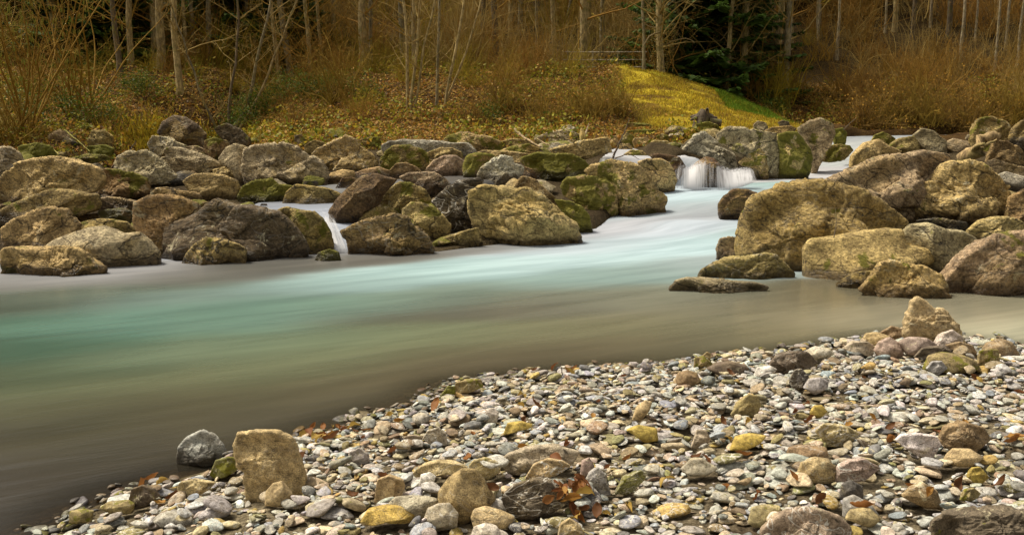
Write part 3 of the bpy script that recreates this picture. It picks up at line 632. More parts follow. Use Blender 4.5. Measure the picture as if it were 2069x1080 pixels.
D|olive|c|.5|0|boulder|tall block with mossy top at the upper right|tall mossy topped block|1530,260 1530,180 1560,100 1620,85 1700,115 1730,150 1700,200 1640,210 1590,240
D|dark|c|.1|0|boulder|dark boulder at the right edge beside the tall mossy topped block||1715,200 1740,140 1789,100 1880,100 1890,280 1789,260 1740,230
D|brown|c|.1|0|boulder|brown boulder behind the pale driftwood log||1610,280 1640,210 1700,205 1760,240 1800,290 1800,325 1700,320 1600,310
D|brown|c|.15|0|boulder|brown tan boulder at the right edge under the smooth grey one||1715,490 1789,450 1890,460 1890,630 1760,610 1700,590
D|purple|c|.1|0|boulder|grey flat boulder with rubble in front of the driftwood||1560,330 1650,300 1730,330 1850,350 1850,450 1720,450 1660,390
D|bluegrey|s|.0|0|boulder|smooth blue grey boulder at the right edge||1640,385 1700,360 1789,385 1850,400 1850,450 1730,460 1690,430
D|dark|c|.25|0|boulder|low dark boulder in the gap under the rugged crag boulder||1250,605 1350,590 1500,610 1520,650 1420,665 1300,625
D|purple|s|.0|0|boulder|sleek wet slab in the upstream water at the right||1380,225 1440,195 1510,210 1528,245 1440,255
E|bluegrey|m|.12|.35|rock|dark blue grey rock standing alone in the water near the shore|dark blue grey rock in the water|625,560 630,500 670,455 740,422 790,440 830,490 850,530 840,560 780,590 700,600 640,590
E|tan|m|0|.1|rock|square yellow tan block standing upright at the shore|square yellow block|890,490 905,440 990,425 1080,435 1140,460 1165,500 1185,560 1208,640 1200,690 1100,705 1030,700 950,705 935,640 935,600 905,590
E|green|m|.6|0|rock|dark mossy stone between the blue grey rock and the square yellow block||775,605 800,560 860,545 905,550 910,595 850,612 800,620
E|tan|s|0|.1|cobble|beige pointed cobble leaning on the foot of the square yellow block||1025,740 1030,700 1060,665 1100,655 1145,710 1140,745
E|darkbrown|m|.1|0|rock|dark brown wet stone at the shore left of the square yellow block|dark brown shore stone|400,740 420,690 470,672 520,690 545,720 480,745 430,757
E|olive|s|.35|0|cobble|flat mossy cobble at the shore below the dark brown wet stone||275,775 310,750 400,740 428,760 420,785 330,788
E|olive|s|.4|0|cobble|dark mossy cobble at the lower left tip of the gravel||132,832 140,790 200,782 245,790 235,825
E|tan|m|.1|.3|cobble|tan veined cobble at the shore left of the square yellow block||625,690 640,660 700,648 800,660 770,692 700,712 650,714
E|olive|s|0|.15|rock|large smooth olive wedge in the lower middle of the gravel|large olive wedge|1808,765 1815,700 1860,640 1920,600 1980,605 2020,650 2069,735 1990,755 1930,795 1840,770
F|darkbrown|c|0|.7|rock|dark brown white veined stone right of the large olive wedge|dark brown veined stone|1160,745 1200,690 1260,660 1340,640 1420,650 1490,710 1530,760 1400,790 1320,815 1210,810
F|grey|m|0|.1|rock|long grey speckled stone in the middle of the gravel|long grey speckled stone|1135,545 1200,490 1290,460 1380,450 1500,455 1590,480 1560,530 1420,550 1300,575 1200,565
F|tan|m|0|.9|cobble|striped tan cobble in front of the long grey speckled stone||1290,610 1340,550 1410,520 1500,530 1545,560 1500,590 1400,612
F|bluegrey|m|0|1|cobble|pointed blue grey cobble with white patches||1625,655 1650,600 1700,565 1740,610 1775,692 1700,692
F|ochre|s|.05|.1|cobble|long mustard yellow cobble near the bottom edge|long mustard cobble|360,855 400,810 520,788 620,790 665,830 640,852 500,848 400,868
F|grey|s|.1|.6|cobble|round grey green cobble with thin white lines near the bottom edge||720,855 740,800 800,775 860,770 910,830 900,882 800,892 740,888
F|tan|s|0|.1|cobble|oblong beige grey cobble near the bottom edge||985,852 1000,810 1060,795 1150,820 1230,850 1200,875 1080,888 1000,878
F|white|s|0|.1|cobble|oval whitish cobble in front of the large olive wedge||1050,787 1080,755 1140,750 1195,780 1190,812 1120,815
F|tan|m|0|0|cobble|blocky beige cobble left of the large olive wedge||440,725 455,640 520,615 600,640 610,680 560,742 470,745
F|grey|s|0|.05|cobble|curved light grey cobble behind the long mustard one||515,775 560,735 650,730 790,750 780,802 680,835 600,795
F|olive|m|.3|0|rock|mossy topped stone at the water where the shore bends|mossy stone at the shore bend|880,132 900,90 960,75 1040,72 1052,110 980,127 900,142
F|green|m|.6|0|rock|dark mossy stone in the water left of the shore bend||800,167 850,110 890,110 895,150 835,168
F|pale|s|0|.1|cobble|pale dome cobble on the bottom edge of the photo||975,960 1000,905 1060,885 1130,905 1170,960
F|tan|m|0|.4|cobble|upright tan cobble on the bottom edge below the brown leaf heap||1470,960 1490,890 1540,855 1600,900 1640,960
F|ochre|s|.2|0|cobble|olive mustard flat cobble in the upper gravel||1165,372 1190,320 1270,310 1330,325 1320,345 1240,350
F|ochre|s|.1|0|cobble|broad mustard slab stone in the upper gravel|broad mustard slab stone|1860,360 1930,330 2030,350 2040,395 1960,405 1900,380
F|grey|m|0|1|cobble|grey triangular cobble with white lines in the left gravel|grey triangular lined cobble|710,405 740,360 800,342 840,380 850,418 770,423
F|pale|s|0|.2|cobble|pale egg shaped cobble in the left upper gravel||1060,292 1070,240 1110,232 1140,260 1130,293 1090,302
F|green|m|.2|.6|cobble|green ribbed slanting cobble right of the brown veined stone||1798,685 1840,630 1940,585 1980,600 1960,640 1860,692
F|pink|s|0|0|cobble|upright pinkish egg cobble right of the striped tan one||1598,600 1610,530 1650,512 1680,560 1665,602
F|white|s|0|.2|cobble|white blue oval cobble left of the large olive wedge||688,655 700,610 750,595 785,620 765,655 720,668
F|yellow|m|.2|.5|cobble|mottled yellow green cobble behind the large olive wedge||970,560 1000,525 1060,515 1130,540 1147,590 1080,612 1000,600
F|tan|m|0|.3|cobble|long knobbly tan cobble behind the blocky beige one||655,600 700,560 800,535 900,545 965,570 900,600 800,600 700,625
F|bluegrey|m|0|.1|cobble|blue grey square cobble in the left gravel||285,525 300,480 350,460 400,490 412,522 340,535
F|tan|s|0|0|cobble|upright ochre tan cobble at the right top of the upper gravel||1895,275 1920,225 1970,190 2005,200 1990,245 1940,285
G|purple|m|0|1|rock|big grey slab with white lines on the bottom edge|big grey white lined slab|630,960 650,880 740,800 850,770 960,775 1060,810 1115,870 1130,960
G|darkbrown|c|.15|0|rock|dark brown crusty slab in the lower right corner|dark crusty slab in the corner|1555,960 1580,840 1640,795 1750,805 1850,795 2069,785 2200,800 2250,960
G|olive|m|0|.1|cobble|grey olive leaning cobble in the upper middle gravel||475,235 520,190 570,150 620,160 640,210 605,245 520,250
G|brown|s|0|.05|cobble|dark brown dome cobble near the water in the upper gravel|dark brown dome cobble|160,85 190,35 240,20 290,35 310,78 240,97
G|dark|c|0|1|cobble|black and white craggy cobble in the upper right gravel|black and white cobble|795,65 820,20 860,15 900,55 865,102 810,97
G|bluegrey|s|0|.1|cobble|rounded blue grey cobble beside the black and white one||870,115 900,70 960,58 1005,80 1000,112 930,132
G|white|m|0|.4|cobble|whitish broad cobble in the right gravel|whitish broad cobble|1370,400 1400,370 1500,365 1590,380 1612,420 1570,472 1480,452
G|brown|c|0|.1|cobble|brown rugged stone right of the whitish broad one|brown rugged stone|1608,400 1650,330 1760,310 1850,330 1885,392 1800,432 1700,434
G|tan|s|0|.4|cobble|tan dome cobble with thin lines in the middle right gravel|tan dome cobble|825,595 860,520 940,495 1010,505 1048,560 1045,592 940,605
G|pink|m|0|.9|cobble|pinkish white veined cobble right beside the tan dome||1042,605 1060,540 1120,510 1200,500 1285,550 1200,592
G|brown|s|0|.5|cobble|brown oblong cobble with a white band above the tan dome||775,492 790,440 860,430 990,440 1002,482 900,508
G|ochre|s|0|.05|cobble|long ochre cobble in the middle of the gravel|long ochre cobble|472,435 500,385 580,367 665,375 645,402 545,430
G|brown|s|0|.2|cobble|brown grey rounded cobble right of the middle bottom|brown grey rounded cobble|1405,705 1450,660 1520,630 1590,670 1625,742 1530,738
G|yellow|s|.35|.1|cobble|glossy yellow green cobble above the big white lined slab||572,825 590,765 660,750 740,760 752,802 680,843 600,843
G|tan|s|0|0|cobble|tan oval cobble right of the big white lined slab||1098,825 1130,780 1230,770 1292,822 1240,850
G|bluegrey|s|0|.2|cobble|curved grey cobble above the tan oval one||1088,790 1090,720 1150,700 1240,750 1282,785 1200,793
G|dark|s|0|.1|cobble|dark blue grey dome cobble in the lower right gravel||1068,695 1080,640 1130,618 1190,650 1195,695
G|ochre|s|.1|0|cobble|round ochre cobble in the upper right gravel||903,250 930,210 970,210 998,240 960,265 920,265
G|tan|s|0|.1|cobble|oblong grey tan cobble in the far right gravel||1635,500 1690,450 1780,450 1845,490 1780,523 1680,515
G|grey|s|0|.2|cobble|wide grey cobble in the left middle gravel||203,555 260,500 320,500 402,550 330,573 240,568
G|grey|m|0|.1|cobble|upright grey green cobble beside the yellow flat slab stone||258,420 290,345 340,345 365,395 330,424
G|yellow|c|0|.6|cobble|crusty white and yellow stone in the right gravel||938,355 980,310 1100,320 1168,362 1130,402 1000,403
G|ochre|m|.05|0|cobble|small blocky ochre cobble at the right||1760,600 1790,550 1830,545 1878,600 1820,622
G|olive|m|.4|0|cobble|dark mustard lump in the lower right gravel||1722,710 1750,670 1800,660 1835,690 1780,716
H|tan|c|.0|.1|rock|tall pointed pale tan stone rising from the upper end of the gravel|tall pointed pale stone|1420,295 1440,200 1455,130 1490,105 1530,120 1580,170 1630,170 1700,250 1750,310 1768,360 1700,350 1640,335 1580,350 1510,340 1450,320
H|pink|s|0|0|cobble|pinkish tan round stone left of the tall pointed one|pinkish tan round stone|1253,395 1280,350 1340,325 1400,360 1414,402 1340,416 1280,414
H|tan|s|0|0|cobble|tan loaf stone above the pinkish round one||1188,345 1210,305 1270,297 1340,320 1290,350 1240,360
H|pink|s|0|.1|cobble|broad pinkish stone at the foot of the tall pointed one||1390,350 1450,325 1540,330 1592,362 1580,390 1500,405 1430,395
H|pale|m|0|.1|cobble|pale cracked stone at the right foot of the tall pointed one||1565,380 1610,310 1680,285 1740,330 1722,365 1650,365 1600,390
H|olive|s|.45|0|rock|low stone under green moss on the upper gravel|green moss mound stone|1522,480 1560,430 1640,412 1740,425 1800,450 1835,480 1700,490 1580,495
H|darkbrown|m|0|0|rock|long dark brown stone above the green moss mound||1472,420 1520,385 1600,375 1700,390 1762,418 1700,425 1600,430
H|brown|s|0|.2|rock|dome stone brown and grey at the far right shore|brown dome stone at the right shore|1832,405 1870,360 1940,332 2000,350 2052,412 2000,425 1930,415 1880,415
H|olive|m|.5|0|cobble|mossy block in front of the brown dome at the right shore||1818,455 1830,400 1880,390 1930,395 1937,458 1880,465
H|darkbrown|c|.05|.2|rock|dark brown wedge stone at the upper shore|dark brown wedge stone|662,475 720,430 820,400 890,405 942,462 860,485 760,490
H|darkbrown|s|0|0|rock|flat dark brown stone at the upper shore left of the wedge||342,495 400,465 470,457 550,475 578,498 480,514 410,514
H|olive|m|.6|0|cobble|mossy cobble beside the upright stub at the upper shore||273,485 280,435 330,430 377,467 330,488
H|olive|m|.3|0|cobble|upright little stub of stone at the upper shore||308,435 345,403 367,415 362,450
H|pale|s|0|.1|rock|broad pale stone right of the dark brown wedge||868,405 940,375 1010,390 1038,412 980,434 920,444
H|brown|m|0|0|rock|brown stone left of the tall pointed pale one||1287,300 1350,263 1410,280 1472,322 1410,330 1340,318
H|white|s|0|.1|cobble|light grey flat cobble near the upper shore||598,524 620,490 690,480 727,500 662,528
H|bluegrey|m|0|.1|cobble|grey crusty cobble on the left end of the green moss mound||1538,497 1570,460 1620,455 1652,492 1600,515
H|grey|m|.1|.3|cobble|grey and pink cobble left of the pinkish round stone||1072,390 1140,350 1220,350 1258,378 1232,423 1170,383
H|brown|m|0|.1|cobble|brown stone right below the tall pointed one||1638,370 1720,350 1790,370 1822,412 1750,420 1700,395
'''
def parse_rocks():
    out = []
    for ln in ROCKS.strip().split('\n'):
        c, ti, st, mo, ve, nm, lab, lm, pts = ln.split('|')
        ox, oy, k = CROP[c]
        P = np.array([[float(v) for v in q.split(',')] for q in pts.split()]) * k + np.array([ox, oy])
        out.append(dict(c=c, ti=ti, st=st, mo=float(mo), ve=float(ve), nm=nm, lab=lab, lm=lm, P=P))
    return out
def poly_radius(P, n=720):
    """P: (m,2) outline round (0,0); farthest crossing for each angle, slightly smoothed"""
    th = np.linspace(-np.pi, np.pi, n, endpoint=False); r = np.zeros(n)
    d = np.stack([np.cos(th), np.sin(th)], 1)
    for i in range(len(P)):
        a, b = P[i], P[(i + 1) % len(P)]; e = b - a
        den = d[:, 0] * e[1] - d[:, 1] * e[0]
        den = np.where(np.abs(den) < 1e-12, 1e-12, den)
        t = (a[0] * e[1] - a[1] * e[0]) / den; s = (a[0] * d[:, 1] - a[1] * d[:, 0]) / den
        ok = (t > 0) & (s >= -1e-9) & (s <= 1 + 1e-9)
        r = np.where(ok & (t > r), t, r)
    k = np.exp(-.5 * (np.arange(-9, 10) / 2.2) ** 2); k /= k.sum()
    r = np.convolve(np.concatenate([r[-9:], r, r[:9]]), k, 'valid')
    return th, r
def rock_points(dirs, rx, ry, th, r, style, rng, traced=True):
    """dirs: unit sphere; silhouette in x-z from (th, r); depth half axis ry"""
    ang = np.arctan2(dirs[:, 2], dirs[:, 0]); rho = np.hypot(dirs[:, 0], dirs[:, 2])
    rr = np.interp(ang, np.append(th, np.pi), np.append(r, r[0]))
    k2 = np.exp(-.5 * (np.arange(-90, 91) / 45.0) ** 2); k2 /= k2.sum()
    rs = np.convolve(np.concatenate([r[-90:], r, r[:90]]), k2, 'valid')
    rs = np.interp(ang, np.append(th, np.pi), np.append(rs, rs[0]))
    w = rho ** 2
    rad = rs * (1 - w) + rr * w
    bx = .68 if style != 's' else .85
    q = np.stack([rad * rho ** bx * np.cos(ang), ry * np.sign(dirs[:, 1]) * np.abs(dirs[:, 1]) ** bx, rad * rho ** bx * np.sin(ang)], 1)
    lock = 1 - rho ** 10 if traced else np.ones(len(q))
    S_ = (np.mean(r) * np.mean(r) * ry) ** (1 / 3.)
    nc = {'c': 22, 'm': 18, 's': 6}[style]
    if traced and style != 's' and q[:, 2].max() > 0:
        for n, lo, hi in ((np.array([rng.normal() * .28, -.62, .8]), .60, .78), (np.array([rng.normal() * .35, -1, rng.uniform(-.35, .05)]), .60, .80), (np.array([rng.choice([-1, 1]) * .75, -.75, rng.uniform(-.1, .35)]), .6, .8)):
            n /= np.linalg.norm(n); h = q @ n; m = h.max() * rng.uniform(lo, hi)
            q = q - (np.maximum(0, h - m) * (1 - rho ** 16))[:, None] * n
    for i in range(nc):
        n = rng.normal(size=3); n[1] = -abs(n[1]) * 1.1 if rng.random() < .75 else n[1]
        if rng.random() < .4: n[2] = abs(n[2]) + .4
        n /= np.linalg.norm(n)
        h = q @ n; m = h.max() * rng.uniform(.5, .88)
        q = q - (np.maximum(0, h - m) * lock * (.95 if style != 's' else .6))[:, None] * n
    off = rng.uniform(0, 900, 3)
    bed = rng.normal(size=3) * np.array([.4, .3, 1]); bed /= np.linalg.norm(bed)
    def st(s, f):  # stretched along the bedding
        p = q / S_; return (p + (s - 1) * (p @ bed)[:, None] * bed) * f + off
    a = {'c': 1.0, 'm': .6, 's': .35}[style]
    rim = .35 + .65 * lock
    d = .05 * fbm(q / S_ * .9 + off, 2) * a * rim
    d += .055 * (ridged(st(2.6, 1.5), 3) - .2) * (a if style != 's' else .12) * rim
    if len(q) > 700:
        d += .042 * (ridged(st(2.8, 4.2), 3, 7)) * (a if style != 's' else .05)
        d += .022 * fbm(st(1.5, 9), 3, 4) * a
    if style != 's' and len(q) > 700:      # fractured blocks: every cell a slightly different plane
        for nf, am in ((10, .10), (48, .045)):
            fp = rng.normal(size=(nf, 3)); fp = fp / np.linalg.norm(fp, axis=1)[:, None] * np.array([np.mean(r), ry, np.mean(r)])
            qq = q + .10 * S_ * np.stack([fbm(q / S_ * 2.5 + off + 50 * k, 3) for k in range(3)], 1)
            ds = np.stack([((qq - f) ** 2).sum(1) for f in fp], 1); ci = ds.argmin(1); so = np.sort(ds, 1)
            pl = rng.normal(size=(nf, 3)) * .5; c0 = rng.normal(size=nf)
            v_ = c0[ci] * .6 + ((q - fp[ci]) * pl[ci]).sum(1) / (S_ * (.9 if nf < 12 else .45))
            gap = np.sqrt(so[:, 1]) - np.sqrt(so[:, 0])
            d += am * (1.0 if style == 'c' else .55) * np.clip(v_, -1.6, 1.6) * rim - .045 * (1 - smooth(0, .06 * S_, gap)) * (1.0 if style == 'c' else .5)
    nr = q / np.array([1, (ry / np.mean(r)), 1]); nr /= np.linalg.norm(nr, axis=1)[:, None] + 1e-9
    return q + nr * (d * S_)[:, None]
TRACED = []        # world footprint of the traced stones
PILE = []
rock_i = 0
for R in parse_rocks():
    rng = np.random.default_rng(1000 + rock_i); rock_i += 1
    P = R['P']; fore = R['c'] in 'EFGH'
    x0, x1, y0, y1 = P[:, 0].min(), P[:, 0].max(), P[:, 1].min(), P[:, 1].max()
    pxc = (x0 + x1) / 2
    if fore:
        base = on_ground(pxc, min(y1, 1150), 'pile')
        if R['c'] == 'E' and R['lab'].startswith('dark blue'): base = at_z(pxc, y1, -.02)
    else:
        base = on_ground(pxc, y1, (lambda y: np.maximum(profile(y), np.where(y > 19.3, 1.02, 0))) if (1225 < pxc < 1400 and y1 < 338) else profile)
    dy, zb = base[1], base[2]
    k = dy / FPX
    hw, hh = (x1 - x0) / 2 * k, (y1 - y0) / 2 * k
    ry = float(np.clip(.8 * math.sqrt(hw * hh), .35 * hw, 1.3 * hh + .3 * hw))
    if R['st'] == 's' and fore: ry = max(ry, .6 * hw)
    dc = dy + ry * (.6 if not fore else .5)
    P = P + (P - np.array([pxc, (y0 + y1) / 2])) * (.035 if fore else .05)
    W = np.array([at_depth(a, b, dc) for a, b in P])
    zlow = W[:, 2].min(); H = W[:, 2].max() - zlow
    low = W[:, 2] < zlow + .22 * H
    W[low, 2] -= (.35 if not fore else .25) * H
    cx, cz = (W[:, 0].min() + W[:, 0].max()) / 2, (W[:, 2].max() + W[:, 2].min()) / 2
    th, r = poly_radius(np.stack([W[:, 0] - cx, W[:, 2] - cz], 1))
    size_px = max(x1 - x0, y1 - y0)
    sub = 6 if size_px > 90 else 5 if size_px > 32 else 4
    D, F = ico(sub)
    q = rock_points(D, hw, ry, th, r, R['st'], rng)
    zb2 = zb
    org = np.array([cx, dc, zb2])
    v = q + np.array([0, 0, cz - zb2])
    tint = np.array(TINT[R['ti']]) * (np.array([1.04, 1.06, 1.2]) if fore else np.array([1.18, 1.14, 1.04])) * rng.uniform(.93, 1.07) * rng.uniform(.97, 1.03, 3)
    wlev = -9.0
    if not fore:
        wlev = {True: 0.0, False: -9.0}[dy < 13.6]
        wz_ = float(nw(np.array([cx]), np.array([dy]), WPTS[:, :2], WPTS[:, 2:], .55)[0, 0])
        if wlev < -1 and abs(wz_ - zb) < .22: wlev = wz_
    elif zb < .03: wlev = 0.0
    me = np_mesh(R['nm'], v, F, (M_PEBBLE if size_px < 75 else M_STONE) if fore else M_BOULDER, True, {'tint': np.append(tint, 1), 'par': np.array([R['mo'], R['ve'], wlev, rng.random()])})
    o = link(R['nm'], me, None, org)
    cat = {'boulder': 'boulder', 'rock': 'rock', 'cobble': 'stone'}[R['nm']]
    grp = 'stones and cobbles of the gravel bank' if fore else ('boulders of the right bank' if cx > 2.9 and (R['c'] == 'D') else 'boulders of the far left bank')
    tag(o, R['lab'], cat, grp)
    TRACED.append(dict(x=cx, y=dc, hw=hw, ry=ry, top=W[:, 2].max(), lm=R['lm'], fore=fore, zb=zb))
# ------------------------------------------------------------------ the gravel: cobbles dropped one by one on a height map
rng = np.random.default_rng(77)
HX0, HY0, HS = -3.6, 3.0, .0125
HN, HM = int(9.6 / HS), int(7.6 / HS)
hX, hY = np.meshgrid(HX0 + HS * np.arange(HN), HY0 + HS * np.arange(HM))
hZ, hSD = ground(hX, hY)
hBlock = np.zeros_like(hZ, bool)
for T in TRACED:
    if not T['fore']: continue
    e = ((hX - T['x']) / (T['hw'] * .95)) ** 2 + ((hY - T['y']) / (T['ry'] * .95)) ** 2
    m = e < 1
    hB = (e < 1.0)
    if T['lm'].startswith('dark blue grey rock'): hB = ((hX - T['x'] + .05) / (T['hw'] * 1.45)) ** 2 + ((hY - T['y'] + .14) / (T['ry'] * 1.9)) ** 2 < 1
    hBlock |= hB
    hZ = np.where(m, np.maximum(hZ, T['zb'] + (T['top'] - T['zb']) * np.sqrt(np.clip(1 - e, 0, 1)) * .8), hZ)
PAL = [('grey', (.34, .32, .28), 24), ('pale grey', (.46, .45, .42), 14), ('blue grey', (.28, .295, .31), 11), ('beige', (.46, .38, .25), 18), ('brown', (.24, .175, .11), 10), ('whitish', (.58, .56, .50), 5),
       ('dark grey', (.16, .155, .15), 8), ('ochre', (.40, .28, .09), 3), ('olive', (.25, .22, .10), 5), ('pinkish', (.42, .35, .28), 4)]
PAL = [(n_, (c_[0] * .97, c_[1], c_[2] * 1.05), w_) for n_, c_, w_ in PAL]
PW = np.array([p[2] for p in PAL], float); PW /= PW.sum()
VAR = []
for i in range(14):
    r_ = np.random.default_rng(500 + i)
    for s, lst in ((4, 0), (3, 1), (2, 2)):
        D, F = ico(s); q = D.copy()
        q = np.sign(q) * np.abs(q) ** r_.uniform(.70, 1.0)
        for j in range(7 if i % 3 else 11):
            n = r_.normal(size=3); n /= np.linalg.norm(n); h = q @ n; m = r_.uniform(.5, .9)
            q = q - (np.maximum(0, h - m) * .85)[:, None] * n
        q = q * (1 + .16 * fbm(D * 1.3 + i * 17.3, 3, i))[:, None]
        q /= np.abs(q).max(0)
        VAR.append((q, F))
def drop(a, tries, bound=0.02, maxlift=.05):
    """find a place for a cobble of half length a; returns pose"""
    for _ in range(tries):
        x = rng.uniform(-3.2, 5.6); y = rng.uniform(3.25, 10.2)
        if abs(x) > .56 * y + .15 and not (x > 0 and x < .6 * y + .2): continue
        i = int((x - HX0) / HS); j = int((y - HY0) / HS)
        if not (0 < i < HN and 0 < j < HM): continue
        sd = hSD[j, i]
        if sd < -.16 - .0 * rng.random() or (sd < .02 and rng.random() < .45) or hBlock[j, i]: continue
        b = a * rng.uniform(.6, .92); c = a * rng.uniform(.20, .42)
        R_ = int(max(a, b) / HS) + 1
        j0, j1, i0, i1 = max(0, j - R_), j + R_ + 1, max(0, i - R_), i + R_ + 1
        Z = hZ[j0:j1, i0:i1]
        if Z.shape[0] < 3 or Z.shape[1] < 3: continue
        yaw = rng.uniform(0, np.pi)
        dx = hX[j0:j1, i0:i1] - x; dy = hY[j0:j1, i0:i1] - y
        u = dx * math.cos(yaw) + dy * math.sin(yaw); v = -dx * math.sin(yaw) + dy * math.cos(yaw)
        e = (u / a) ** 2 + (v / b) ** 2; m = e < 1
        if m.sum() < 3: continue
        zz = Z[m]; g = hSD[j, i]
        under = c * np.sqrt(1 - e[m])
        rest = np.quantile(zz + under * .9, .72)           # centre height so that it settles into what lies below
        gz = float(ground_fast(x, y))
        if rest - c * .5 - gz > maxlift: continue
        gx_ = float((zz * (dx[m])).sum() - zz.mean() * dx[m].sum()) / (float((dx[m] ** 2).sum()) + 1e-6)
        gy_ = float((zz * (dy[m])).sum() - zz.mean() * dy[m].sum()) / (float((dy[m] ** 2).sum()) + 1e-6)
        tilt = np.clip(np.array([gx_, gy_]) * .5, -.45, .45) + rng.normal(size=2) * .10
        top = rest + under + tilt[0] * dx[m] + tilt[1] * dy[m]
        Z[m] = np.maximum(Z[m], top)
        return x, y, rest, a, b, c, yaw, tilt
    return None
def ground_fast(x, y):
    i = int((x - HX0) / HS); j = int((y - HY0) / HS); return hG[j, i]
hG = ground(hX, hY)[0]
def pose_matrix(p):
    x, y, z, a, b, c, yaw, tilt = p
    R = Matrix.Rotation(yaw, 3, 'Z')
    n = Vector((-tilt[0], -tilt[1], 1)).normalized()
    Q = Vector((0, 0, 1)).rotation_difference(n).to_matrix()
    return np.array(Q @ R)
def pebble(p, lod, vi=None):
    q, F = VAR[(rng.integers(14) if vi is None else vi) * 3 + lod]
    M = pose_matrix(p)
    return (q * np.array(p[3:6])) @ M.T, F
fl = [t for t in TRACED if t['fore'] and t['lm']]
def where_is(x, y):
    t = min(fl, key=lambda t: ((t['x'] - x) ** 2 + (t['y'] - y) ** 2) ** .5 - .5 * t['hw'])
    dx, dy = x - t['x'], y - t['y']
    rel = ('right of' if dx > 0 else 'left of') if abs(dx) > abs(dy) else ('behind' if dy > 0 else 'in front of')
    return rel + ' the ' + t['lm']
n_ind = 0
for i in range(140):                                       # cobbles big enough to stand out: things of their own
    a = float(np.clip(rng.lognormal(math.log(.066), .22), .055, .105))
    p = drop(a, 60, maxlift=.09)
    if p is None: continue
    ci = rng.choice(len(PAL), p=PW); cn, cc, _ = PAL[ci]
    v, F = pebble(p, 0)
    g = hG[int((p[1] - HY0) / HS), int((p[0] - HX0) / HS)]
    base = np.array([p[0], p[1], p[2] + v[:, 2].min()])
    tint = np.array(cc) * rng.uniform(.8, 1.2) * rng.uniform(.94, 1.06, 3)
    me = np_mesh('cobble', v + np.array([0, 0, p[2] - base[2]]), F, M_PEBBLE, True,
                 {'tint': np.append(tint, 1), 'par': np.array([.15 if rng.random() < .15 else 0, rng.choice([0, 0, .3, 1]), 0.0 if hSD[int((p[1] - HY0) / HS), int((p[0] - HX0) / HS)] < .12 else -9, rng.random()])})
    o = link('cobble', me, None, base)
    shp = 'flat' if p[5] / p[3] < .42 else 'plump' if p[5] / p[3] > .54 else 'oval'
    tag(o, f'{shp} {cn} cobble {where_is(p[0], p[1])}', 'stone', 'stones and cobbles of the gravel bank'); n_ind += 1
V, Fs, At, Pr, n = [], [], [], [], 0
for a0, sg, cnt, lift in ((.054, .24, 750, .075), (.038, .22, 2800, .06), (.023, .25, 5000, .04), (.012, .3, 8000, .03)):
    for i in range(cnt):
        a = a0 * float(np.exp(rng.normal() * sg))
        p = drop(a, 6, maxlift=lift)
        if p is None: continue
        v, F = pebble(p, 1 if a > .017 else 2)
        v = v + np.array(p[:3])
        cc = np.array(PAL[rng.choice(len(PAL), p=PW)][1]) * rng.uniform(.72, 1.25) * rng.uniform(.93, 1.07, 3)
        V.append(v); Fs.append(F + n); n += len(v)
        sd = hSD[int((p[1] - HY0) / HS), int((p[0] - HX0) / HS)]
        At.append(np.tile(np.append(cc, 1), (len(v), 1)))
        Pr.append(np.tile([.5 if (sd < .15 and rng.random() < .35) else 0, rng.choice([0, 0, 0, .6, 1]), 0.0 if sd < .12 else -9, rng.random()], (len(v), 1)))
me = np_mesh('gravel', np.concatenate(V), np.concatenate(Fs), M_PEBBLE, True, {'tint': np.concatenate(At), 'par': np.concatenate(Pr)})
tag(link('gravel', me), 'grey and beige river gravel covering the near bank', 'gravel', kind='stuff')

# rocks wedged between the boulders
far_l = [t for t in TRACED if not t['fore'] and t['lm']]
rng = np.random.default_rng(5)
placed = 0
fill_names = [('grey', TINT['grey']), ('tan', TINT['tan']), ('brown', TINT['brown']), ('dark', TINT['dark']), ('olive', TINT['olive'])]
for i in range(2600):
    if placed > 150: break
    y = rng.uniform(13.2, 25.5); x = rng.uniform(-.58 * y, .6 * y)
    if y < 24 and x > 9.5: continue
    ok = True
    for P, z, w in CHANNELS:
        d, _, _ = seg_dist(np.array([x]), np.array([y]), P)
        if d[0] < w[0] * .5 + .55: ok = False; break
    if x > .5 and y < 15: ok = False
    if not ok: continue
    s = float(np.clip(rng.lognormal(math.log(.26), .35), .14, .55))
    gz = g1(x, y)
    if gz < .0: continue
    inside = any(((x - t['x']) / (t['hw'] * .75 + .0)) ** 2 + ((y - t['y']) / (t['ry'] * .75)) ** 2 < 1 for t in TRACED if not t['fore'])
    if inside: continue
    placed += 1
    D, F = ico(4)
    th = np.linspace(-np.pi, np.pi, 720, endpoint=False)
    r = s * (.75 + .12 * np.sin(th * 2 + rng.uniform(0, 6)) + .08 * np.sin(3 * th + rng.uniform(0, 6)))
    q = rock_points(D, s, s * rng.uniform(.6, 1.0), th, r, 'c', rng, False) * np.array([1.15, 1, .8])
    nm, tc = fill_names[rng.integers(5)]
    q[:, 2] -= q[:, 2].min() + .25 * s
    me = np_mesh('rock', q, F, M_BOULDER, True, {'tint': np.append(np.array(tc) * rng.uniform(.75, 1.1), 1), 'par': np.array([rng.choice([0, .3, .8]), rng.choice([0, 0, .5]), -9, rng.random()])})
    o = link('rock', me, None, (x, y, gz))
    t = min(far_l, key=lambda t: ((t['x'] - x) ** 2 + (t['y'] - y) ** 2) ** .5 - .5 * t['hw'])
    dx, dy = x - t['x'], y - t['y']
    rel = ('right of' if dx > 0 else 'left of') if abs(dx) > abs(dy) else ('behind' if dy > 0 else 'in front of')
    tag(o, f"small {nm} rock {rel} the {t['lm']}", 'rock', 'small rocks between the boulders')
